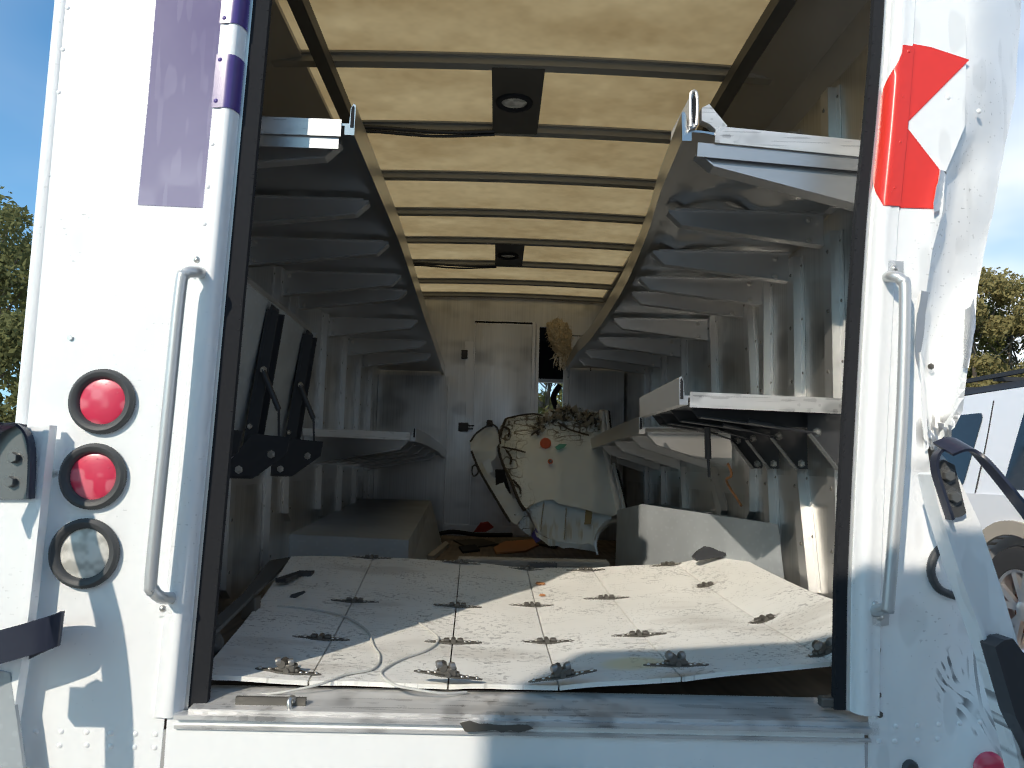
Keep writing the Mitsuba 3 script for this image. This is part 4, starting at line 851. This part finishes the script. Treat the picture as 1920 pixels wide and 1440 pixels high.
# grey ribbed threshold board, other boards and debris further in
bA, bB = P(830, 1050, 4.05), P(1140, 1054, 4.05)
loose('threshold_board', [box([bA[0] + .08, 4.0, ZF + .004], [bB[0], 4.12, -.478])] + [box([bA[0] + .08, 3.994, -.488 - k * .013], [bB[0], 4.0, -.482 - k * .013]) for k in range(8)], 'grey_board', 'long grey ribbed board lying behind the fallen door', 'board')
def flat(poly, t=.006, z=ZF):
    v = [PZ(x, y, z) for x, y in poly]; return prism([(q[0], q[1]) for q in v], 'z', z + .002, z + .002 + t)
loose('cardboard_sheet', flat([(925, 1030), (945, 1018), (1000, 1014), (1010, 1024), (985, 1036), (930, 1040)], .012), 'orange_board', 'orange brown sheet lying flat in front of the torn panel', 'sheet')
q = [(888, 998), (900, 982), (915, 980), (925, 990), (910, 998)]
loose('red_cloth', plate(q, 6.2, .10, 6, lambda V: crumple(V, .06, 12, 3)), 'red_cloth', 'crumpled dark red cloth by the foot of the bulkhead', 'cloth')
loose('plank', flat([(900, 998), (990, 990), (994, 996), (905, 1004)], .02), 'grey_board', 'pale thin plank behind the orange sheet', 'plank')
loose('plank', flat([(800, 1050), (835, 1022), (842, 1026), (812, 1052)], .03), 'grey_board', 'short plank beside the left wheel box', 'plank')
loose('black_strip', tube([P(822, 1001, 6.6), P(850, 997, 6.7), P(900, 1003, 6.5), P(960, 1003, 6.4)], .018, 8, 4), 'brush_black', 'black strip lying along the foot of the bulkhead', 'strip', smooth=True)
for i, (poly, m_, lab) in enumerate((([(850, 1015), (905, 1012), (935, 1022), (880, 1030)], 'dark_backing', 'dark scrap left of the orange sheet'), ([(860, 1028), (890, 1024), (900, 1034), (868, 1038)], 'brush_black', 'black scrap just behind the fallen door'), ([(1000, 1006), (1060, 1016), (1040, 1030), (1005, 1022)], 'dark_backing', 'dark scrap under the torn panel'))):
    loose('scrap', flat(poly, .01 + .004 * i), m_, lab, 'scrap')
c = P(1352, 955, 4.1)
loose('broken_block', trimesh.creation.box(extents=[.075, .06, .045], transform=trimesh.transformations.euler_matrix(.2, .35, .4) + np.array([[0, 0, 0, c[0]], [0, 0, 0, c[1]], [0, 0, 0, c[2]], [0, 0, 0, 0]])), 'alu_post', 'broken light block on top of the right wheel box', 'block')
loose('wire', tube([PX(1362, 862, XR - .05), PX(1372, 890, XR - .06), PX(1362, 902, XR - .05), PX(1385, 940, XR - .07), PX(1390, 948, XR - .05)], .006, 6, 6), 'orange_board', 'loose brown wire hanging beside the leaning right post', 'wire', smooth=True)
loose('gas_strut', [tube([PX(1326, 800, .86), PX(1328, 860, .87)], .013, 8), tube([PX(1328, 860, .87), PX(1330, 895, .875)], .006, 6)], 'black_plastic', 'black gas strut hanging down by itself below the folding shelf', 'strut', smooth=30)
# insulation hanging out of the bulkhead gap
q = trimesh.creation.icosphere(5, 1.0); vv = np.array(q.vertices)
t_, b_ = P(1042, 600, YB - .12), P(1052, 680, YB - .12)
vv = vv * (1 + .75 * (meshkit.fbm(vv * 2.6, 5, 11) - .5) + .5 * (meshkit.fbm(vv * 9, 3, 4) - .5))[:, None]
wid = .10 * np.interp(vv[:, 2], [-1.2, -.4, .4, 1.2], [.35, .75, 1.1, 1.3])
vv = np.stack([(t_[0] + b_[0]) / 2 + .02 - .04 * (vv[:, 2]) + vv[:, 0] * wid, (t_[1] + b_[1]) / 2 + vv[:, 1] * .07, (t_[2] + b_[2]) / 2 + vv[:, 2] * .19], 1)
q.vertices = vv
IN = thing('insulation', 'torn tuft of yellow brown insulation hanging over the gap in the bulkhead', 'insulation')
put('tuft', q, 'foam', True, parent=IN)
st = []
for k in range(70):
    p0 = np.array([RNG.uniform(b_[0] - .07, b_[0] + .06), b_[1] - .05, b_[2] + RNG.uniform(-.02, .10)]); st.append(tube([p0, p0 + [RNG.normal(0, .02), -.01, -RNG.uniform(.03, .09)]], .0018, 4))
fz_ = []
for k in range(700):
    p0 = vv[RNG.integers(len(vv))]; fz_.append(tube([p0, p0 + RNG.normal(0, .014, 3) + [0, -.012, -.012]], .0022, 3))
put('fuzz', fz_, 'foam', parent=IN, kind='stuff')
put('fibres', st, 'alu_post', parent=IN, kind='stuff')

# ------------------------------------------------------------------ torn body corner lying in the van
WK = thing('torn_body_panel', 'crumpled white body corner torn off and propped upright inside the van', 'panel')
dw = 5.45
main = [(948, 785), (975, 778), (1000, 774), (1022, 777), (1050, 770), (1075, 776), (1100, 768), (1128, 772), (1136, 800), (1143, 850), (1152, 905), (1162, 960), (1150, 968), (1100, 956), (1020, 938), (988, 955), (978, 950), (960, 905), (940, 868), (933, 830), (938, 800)]
def wd(x, y): return dw + .0030 * max(0, 968 - x) + .0012 * max(0, 1000 - x - .25 * (y - 780)) + .0022 * max(0, x - 1118) - .0007 * max(0, min(x - 1000, 1090 - x)) + .0006 * (900 - y) * 5.5 + (.05 * math.exp(-((y - 800) / 26) ** 2))
put('torn_border', [tube([P(x, y, wd(x, y) - .035) for x, y in q_], r_, 6, 4) for q_, r_ in (([(948, 786), (940, 808), (934, 832), (941, 866), (958, 902), (974, 942), (984, 956)], .011), ([(948, 785), (974, 779), (1000, 776), (1018, 779)], .007), ([(941, 838), (962, 842), (985, 848)], .006), ([(944, 800), (955, 806), (953, 818)], .008), ([(950, 845), (958, 858), (957, 870)], .008), ([(962, 900), (974, 914), (976, 926)], .007), ([(1046, 792), (1070, 806), (1104, 816)], .007), ([(996, 816), (1010, 806), (1022, 800)], .007))], 'dark_backing', True, parent=WK)
put('skin', plate(jag(main, 2.2, 13, 31), wd, .006, 7, lambda V: crumple(crumple(V, .012, 4, 2), .010, 16, 6)), 'wreck_paint', 18, parent=WK)
def bd(x, y): return dw - .105 - .0011 * (y - 940)
low = [(984, 952), (1020, 932), (1100, 950), (1148, 962), (1144, 985), (1125, 1000), (1118, 1034), (1090, 1028), (1050, 1020), (1012, 1000), (998, 975)]
put('lower_band', plate(jag(low, 1.2, 12, 33), lambda x, y: bd(x, y), .006, 7, lambda V: crumple(V, .016, 7, 12)), 'wreck_paint', 18, parent=WK, label='stained lower band of the torn panel')
put('band_seams', [tube([P(x, y, bd(x, y) - .012) for x, y in q_], .004, 5, 3) for q_ in ([(1020, 941), (1016, 970), (1014, 996)], [(1062, 952), (1060, 985), (1058, 1012)])], 'torn_backing', parent=WK, kind='stuff')
put('bottom_fold', plate(jag([(1000, 985), (1012, 1002), (1050, 1016), (1118, 1024), (1120, 1036), (1085, 1030), (1030, 1024), (1006, 1006)], 2, 12, 35), lambda x, y: dw - .225, .02, 7, lambda V: crumple(V, .05, 10, 14)), 'wreck_paint', 40, parent=WK)
def dfl(x, y): return dw + .06 + .0015 * (930 - x) + .0022 * (900 - y)
flap = [(880, 828), (893, 815), (920, 797), (933, 806), (938, 830), (926, 862), (912, 872), (925, 895), (945, 905), (955, 925), (975, 950), (984, 966), (968, 985), (955, 975), (940, 950), (915, 910), (897, 878), (884, 845)]
put('side_flap', plate(jag(flap, 1.5, 10, 37), lambda x, y: dfl(x, y), .006, 6, lambda V: crumple(V, .06, 8, 21)), 'wreck_plain', 30, parent=WK, label='folded ragged flap on the left of the torn panel')
put('flap_edge', [tube([P(x, y, dfl(x, y) - .03) for x, y in ((882, 828), (894, 812), (920, 796), (934, 806), (938, 832))], .007, 6, 4), tube([P(x, y, dfl(x, y) - .03) for x, y in ((884, 846), (898, 880), (916, 912), (940, 952), (956, 978))], .009, 6, 4), box(P(912, 800, dfl(915, 795) - .03), P(924, 788, dfl(915, 795)), .006),
                  tube([P(x, y, dfl(x, y) - .03) for x, y in ((886, 875), (892, 872), (897, 885), (889, 893), (885, 886), (886, 875))], .006, 6, 3)], 'dark_backing', True, parent=WK)
put('bright_tab', plate([(904, 868), (918, 858), (925, 884), (914, 888)], dw + .0, .01, 8), 'wreck_plain', parent=WK)
put('bright_tab', [plate(jag([(940, 940), (960, 925), (975, 945), (962, 962), (946, 960)], 1.2, 8, 41), dw - .01, .01, 8), plate([(964, 965), (985, 958), (1000, 985), (994, 1006), (974, 990)], dw - .12, .01, 8)], 'wreck_paint', parent=WK)
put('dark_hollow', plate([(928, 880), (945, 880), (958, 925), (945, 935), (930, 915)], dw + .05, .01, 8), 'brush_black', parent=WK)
put('purple_scrap', plate([(996, 1004), (1004, 990), (1016, 1012), (1005, 1018)], dw - .2, .01, 8), 'deep_purple', parent=WK)
rim = [P(x, y, wd(x, y) - .03) for x, y in ((1128, 770), (1131, 800), (1136, 845), (1145, 890), (1155, 930), (1162, 966))]
put('rim', [tube(rim, .022, 8, 6), tube([q + [.038, .015, 0] for q in rim], .016, 8, 6)], 'white_paint', True, parent=WK, label='bent light metal rim along the right edge')
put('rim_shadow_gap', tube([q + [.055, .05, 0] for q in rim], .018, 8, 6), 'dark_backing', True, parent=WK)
put('curled_lip', ribbon([P(1160, 976, dw - .18), P(1140, 980, dw - .19), P(1124, 995, dw - .20), P(1116, 1015, dw - .21), P(1120, 1036, dw - .22)], .10, .012, (.1, .95, .2)), 'alu_post', 40, parent=WK)
put('side_scrap', plate([(1146, 840), (1152, 850), (1165, 893), (1154, 899), (1146, 870)], dw + .12, .008, 8), 'grey_board', parent=WK)
# ragged torn insulation along the top
sh, cols = [], []
for k in range(520):
    x = RNG.uniform(1004, 1126); y = 792 - 18 * math.exp(-((x - 1062) / 40) ** 2) + RNG.normal(0, 7) + (6 if x < 1020 else 0)
    c = P(x, y, wd(x, y) - RNG.uniform(-.01, .05)); s = RNG.uniform(.006, .021); d3 = RNG.normal(0, 1, (5, 3)) * s * RNG.uniform(.25, 1.3, 3)
    sh.append(tm(Manifold.hull_points((c + d3).astype(np.float32))))
put('torn_edge', sh[:260], 'torn_backing', parent=WK, kind='stuff', label='ragged torn backing along the top of the panel'); put('torn_shards', sh[260:360], 'wreck_plain', parent=WK, kind='stuff'); put('dark_shards', sh[360:], 'dark_backing', parent=WK, kind='stuff')
ctr = P(1023, 831, dw)
def disc_on(px, py, r, t, mat, name, lab=None):
    c = P(px, py, wd(px, py) - .035); put(name, lathe([(0, t), (r * .9, t), (r, t * .4), (r, -.03)], c, (0, -1, .05), 24), mat, 40, parent=WK, label=lab)
disc_on(1023, 831, .040, .012, 'orange_paint', 'orange_marker', 'round orange marker on the torn panel'); disc_on(1032, 865, .017, .012, 'orange_paint', 'bolt_ring'); disc_on(1032, 865, .010, .02, 'hinge_steel', 'bolt')
put('teal_mark', plate([(1040, 838), (1050, 832), (1063, 833), (1058, 839), (1046, 844)], lambda x, y: wd(x, y) - .03, .004, 6), 'teal_mark', parent=WK)
put('tape', plate([(1098, 955), (1112, 952), (1108, 982), (1096, 984)], lambda x, y: bd(x, y) - .03, .004, 6), 'tape_tan', parent=WK, label='torn tan tape on the lower band')

# ------------------------------------------------------------------ white SUV parked to the right
SV = thing('parked_suv', 'white sport utility vehicle with tan lower trim parked to the right of the van', 'car')
sx, sw_ = 3.36, 1.95                                       # near (left) side plane, width
yr_, L_ = 3.92, 5.05
gz = -CZ
def wp(pts): return [(yr_ + a, gz + b) for a, b in pts]
hub_r, hub_f = 1.08, 1.08 + 2.95
body = [(.02, .42), (.0, .75), (.03, 1.14), (3.6, 1.14), (4.0, 1.10), (4.8, .98), (5.0, .80), (5.02, .42)]
arch = lambda c, r=.47: [(c + r * math.cos(t), .42 + r * math.sin(t)) for t in np.linspace(0, math.pi, 17)]
full = [(.02, .40)] + [(a, b) for a, b in body[1:]] + [(5.02, .40)] + arch(hub_f) + arch(hub_r)
base = prism(wp(full), 'x', sx, sx + sw_)
put('body', base, 'car_paint', 30, parent=SV)
gh0 = np.array([(.03, 1.138), (3.62, 1.138), (3.05, 1.80), (2.75, 1.86), (.35, 1.88), (.12, 1.80)])
v = []
for x_, ins in ((sx + .015, .0), (sx + sw_ - .015, .0)):
    for (a, b) in gh0: v.append([x_ + (1 if x_ < sx + 1 else -1) * (b - 1.138) * .26, yr_ + a, gz + b])
v = np.array(v); k = len(gh0); f = [[i, (i + 1) % k, (i + 1) % k + k] for i in range(k)] + [[i, (i + 1) % k + k, i + k] for i in range(k)] + [[0, i + 1, i] for i in range(1, k - 1)] + [[k, k + i, k + i + 1] for i in range(1, k - 1)]
put('cabin', trimesh.Trimesh(v, f, process=False), 'car_paint', parent=SV)
def win(pts, r=.05, lift=.006, mat='car_glass'):
    g = Polygon(pts).buffer(-r).buffer(r, 6); c = list(g.exterior.coords)[:-1]
    q = prism(c, 'x', 0, .004); vv = np.array(q.vertices); x = vv[:, 0] - lift
    vv = np.stack([sx + .015 + (vv[:, 2] - 1.138) * .26 + x, vv[:, 1] + yr_, vv[:, 2] + gz], 1); return trimesh.Trimesh(vv, q.faces, process=False)
for nm, pts in (('window', [(.30, 1.18), (1.22, 1.18), (1.16, 1.72), (.36, 1.72)]), ('window', [(1.66, 1.18), (2.38, 1.18), (2.36, 1.72), (1.60, 1.72)]), ('window', [(2.50, 1.18), (3.40, 1.18), (3.0, 1.66), (2.80, 1.72), (2.48, 1.72)])):
    put(nm, win(pts), 'car_glass', parent=SV)
put('roof', prism([(sx + .20, gz + 1.874), (sx + sw_ - .20, gz + 1.874), (sx + sw_ - .26, gz + 1.93), (sx + .26, gz + 1.93)], 'y', yr_ + .30, yr_ + 2.8), 'dark_trim', parent=SV, label='black roof and rack of the parked vehicle')
put('roof_rack', [sweep(smooth_path([[sx + .27, yr_ + .4, gz + 1.93], [sx + .27, yr_ + .5, gz + 1.985], [sx + .27, yr_ + 2.5, gz + 1.985], [sx + .27, yr_ + 2.65, gz + 1.93]], 5), rect(.035, .03)), *[box([sx + .27, yr_ + y_, gz + 1.955], [sx + sw_ - .27, yr_ + y_ + .05, gz + 1.985]) for y_ in (.8, 1.6, 2.3)]], 'dark_trim', parent=SV)
for pts in (((1.52, 1.80), (1.50, 1.5), (1.50, 1.15), (1.58, .85), (1.66, .55)), ((2.44, 1.78), (2.44, 1.15), (2.46, .5))):
    put('door_seam', sweep(smooth_path([[sx - .001 if z <= 1.138 else sx + .013 + (z - 1.138) * .26, yr_ + y_, gz + z] for y_, z in pts], 5), rect(.007, .007)), 'dark_trim', parent=SV)
put('door_handle', [box([sx - .03, yr_ + 1.62, gz + 1.0], [sx + .0, yr_ + 1.82, gz + 1.04], .012)], 'car_paint', 40, parent=SV); put('door_handle', [box([sx - .03, yr_ + 2.5, gz + 1.0], [sx + .0, yr_ + 2.7, gz + 1.04], .012)], 'car_paint', 40, parent=SV)
def ring_arch(c):
    o = [(c + .56 * math.cos(t), .42 + .56 * math.sin(t)) for t in np.linspace(-.05, math.pi + .05, 21)] + [(c + .47 * math.cos(t), .42 + .47 * math.sin(t)) for t in np.linspace(math.pi, 0, 19)]
    return prism(wp(o), 'x', sx - .022, sx + .05)
put('wheel_arch', ring_arch(hub_r), 'tan_trim', 30, parent=SV); put('wheel_arch', ring_arch(hub_f), 'tan_trim', 30, parent=SV)
put('side_trim', prism(wp([(hub_r + .55, .38), (hub_f - .55, .38), (hub_f - .55, .60), (hub_r + .55, .60)]), 'x', sx - .018, sx + .03), 'tan_trim', parent=SV)
put('side_trim', [prism(wp([(.0, .38), (hub_r - .55, .38), (hub_r - .55, .60), (.0, .60)]), 'x', sx - .018, sx + .03)], 'tan_trim', parent=SV)
put('rear_bumper', box([sx + .02, yr_ - .10, gz + .40], [sx + sw_ - .02, yr_ + .1, gz + .68], .04), 'tan_trim', 40, parent=SV)
put('wing_mirror', box([sx - .22, yr_ + 3.28, gz + 1.12], [sx - .02, yr_ + 3.40, gz + 1.30], .035), 'dark_trim', 40, parent=SV)
put('rear_lamp', box([sx - .004, yr_ - .012, gz + .8], [sx + .14, yr_ + .10, gz + 1.12], .02), 'red_lens', 40, parent=SV)
for (x_, s_) in ((sx + .02, -1), (sx + sw_ - .02, 1)):
    for h_ in (hub_r, hub_f):
        c = np.array([x_, yr_ + h_, gz + .41]); ax = (s_, 0, 0)
        W = put('wheel', lathe([(.255, -.20), (.36, -.22), (.405, -.18), (.41, -.03), (.395, .005), (.35, .02), (.262, .008), (.255, -.03)], c, ax, 48), 'tyre', 40, parent=SV)
        sp_ = [lathe([(.228, -.12), (.24, .0), (.256, .01), (.262, .0), (.262, -.12)], c, ax, 40), lathe([(0, .0), (.05, -.002), (.068, -.012), (.07, -.06), (0, -.06)], c, ax, 24)]
        for k in range(5):
            t = k * 2 * math.pi / 5 + .3; d1 = np.array([0, math.cos(t), math.sin(t)])
            for e in (-.24, .24):
                d2 = np.array([0, math.cos(t + e), math.sin(t + e)])
                sp_.append(bar(c + d1 * .05 + np.array([s_ * -.02, 0, 0]), c + d2 * .24 + np.array([s_ * -.015, 0, 0]), .042, .03, up=(s_, 0, 0)))
        put('rim', sp_, 'alloy', 35, parent=W); put('brake_disc', lathe([(0, -.09), (.2, -.09), (.2, -.11)], c, ax, 28), 'rust_disc', parent=W)

# ------------------------------------------------------------------ truck parked behind the viewer (its shade falls on the lower right)
TK = thing('box_truck', 'white box truck parked behind the viewpoint', 'truck')
tx0, ty1, th = -1.98, -1.05, 3.26
put('cargo_box', box([tx0, ty1 - 2.4, gz + 1.0], [tx0 + 5.6, ty1, gz + th], .03), 'truck_paint', 30, parent=TK)
put('cab', [prism([(tx0 + 5.65, gz + .6), (tx0 + 7.6, gz + .6), (tx0 + 7.6, gz + 1.35), (tx0 + 7.0, gz + 1.5), (tx0 + 6.6, gz + 2.35), (tx0 + 5.65, gz + 2.4)], 'y', ty1 - 2.3, ty1 - .1)], 'truck_paint', parent=TK)
put('frame', box([tx0 + .1, ty1 - 1.7, gz + .6], [tx0 + 5.7, ty1 - .7, gz + 1.0]), 'dark_trim', parent=TK)
for x_ in (tx0 + 1.4, tx0 + 6.6):
    for y_ in (ty1 - .15, ty1 - 2.25): put('wheel', lathe([(0, -.14), (.30, -.15), (.45, -.13), (.48, -.08), (.48, .08), (.45, .13), (.30, .15), (0, .12)], [x_, y_, gz + .48], (0, 1 if y_ > ty1 - 1 else -1, 0), 36), 'tyre', 40, parent=TK)

# ------------------------------------------------------------------ trees
def tree(x, y, h, cr, mat, label, seed, n=16000, group='trees along the far edge of the lot', leaf=.095, base=.22):
    r = np.random.default_rng(seed); TR = thing('tree', label, 'tree', group)
    z0 = gz - .1; tops = []
    trunk = [sweep(smooth_path([[x, y, z0], [x + r.normal(0, .15), y, z0 + h * .35], [x + r.normal(0, .3), y + r.normal(0, .2), z0 + h * .7], [x + r.normal(0, .3), y, z0 + h * .93]], 5), circle(1, 7))]
    tv = np.array(trunk[0].vertices); cen = smooth_path([[x, y, z0], [x, y, z0 + h]], 4)
    # taper
    k = 7; m_ = len(tv) - 2; rings = m_ // k
    for i in range(rings):
        c = tv[i * k:(i + 1) * k].mean(0); tv[i * k:(i + 1) * k] = c + (tv[i * k:(i + 1) * k] - c) * (h * .016 * (1 - .85 * i / rings))
    trunk[0].vertices = tv
    clumps = []
    for i in range(46):
        t = r.uniform(base, 1.0); rr = cr * (1 - ((t - .52) / .55) ** 2) ** .5 if abs(t - .52) < .55 else .2
        a = r.uniform(0, 2 * math.pi); q = rr * r.uniform(.35, 1.0)
        c = np.array([x + q * math.cos(a), y + q * math.sin(a), z0 + h * t]); clumps.append((c, cr * r.uniform(.16, .34)))
        if i % 2 == 0:
            b0 = np.array([x, y, z0 + h * max(.12, t - .18)]); trunk.append(sweep(np.array([b0, (b0 + c) / 2 + [0, 0, -.1], c]), circle(h * .0035, 5)))
    put('trunk', trunk, 'bark', True, parent=TR)
    per = n // len(clumps); P0, N0 = [], []
    for c, s in clumps:
        u = r.normal(0, 1, (per, 3)); u /= np.linalg.norm(u, axis=1, keepdims=True); P0.append(c + u * (s * r.uniform(.25, 1.25, (per, 1)) ** .8) * [1, 1, .75])
    P0 = np.vstack(P0); m_ = len(P0); A = r.normal(0, 1, (m_, 3)); A /= np.linalg.norm(A, axis=1, keepdims=True); B = np.cross(A, r.normal(0, 1, (m_, 3))); B /= np.linalg.norm(B, axis=1, keepdims=True)
    s = leaf * r.uniform(.5, 1.3, (m_, 1))
    V = np.stack([P0 - A * s, P0 + B * s * .55, P0 + A * s, P0 - B * s * .55], 1).reshape(-1, 3); i4 = np.arange(m_) * 4
    put('crown', trimesh.Trimesh(V, np.vstack([np.stack([i4, i4 + 1, i4 + 2], 1), np.stack([i4, i4 + 2, i4 + 3], 1)]), process=False), mat, parent=TR)
def at(px, Y): return (px - 930) / F * Y
tree(at(-30, 24), 24, 9.0, 2.9, 'leaf_dark', 'tall dark green tree at the left edge, top one of the left pair', 1)
tree(at(55, 27), 27, 8.2, 2.4, 'leaf_mid', 'yellow green tree beside the white van on the left', 2)
tree(at(20, 20), 20, 4.6, 2.0, 'leaf_dark', 'low dark tree in front of the left pair', 3, base=.08)
tree(at(1850, 34), 34, 10.4, 2.6, 'leaf_gold', 'tall yellowing tree just right of the torn van corner', 4, leaf=.10, n=22000)
tree(at(1925, 35), 35, 10.0, 3.0, 'leaf_mid', 'green tree at the right edge above the parked vehicle', 5, leaf=.10, n=22000)
tree(at(1880, 38), 38, 7.2, 3.2, 'leaf_gold', 'lower yellow tree between the right pair', 6, leaf=.11)
tree(at(1020, 26), 26, 6.4, 2.2, 'leaf_mid', 'green tree seen through the gap in the bulkhead', 7)
for i, (px, Y, h) in enumerate(((-250, 26, 9), (250, 36, 10), (520, 40, 11), (760, 38, 9.5), (1250, 37, 10), (1500, 36, 11), (1700, 38, 9), (2080, 36, 10.5), (2260, 33, 9))):
    tree(at(px, Y), Y, h, 2.8, ('leaf_dark', 'leaf_mid', 'leaf_gold')[i % 3], ('tree far to the left beyond the frame', 'dark tree behind the left half of the van', 'green tree behind the left of the van', 'yellow green tree behind the middle of the van', 'dark tree behind the right of the van', 'green tree behind the right jamb', 'yellowing tree behind the torn corner', 'dark tree just beyond the right edge', 'green tree far to the right beyond the frame')[i], 20 + i, n=7000, leaf=.16)
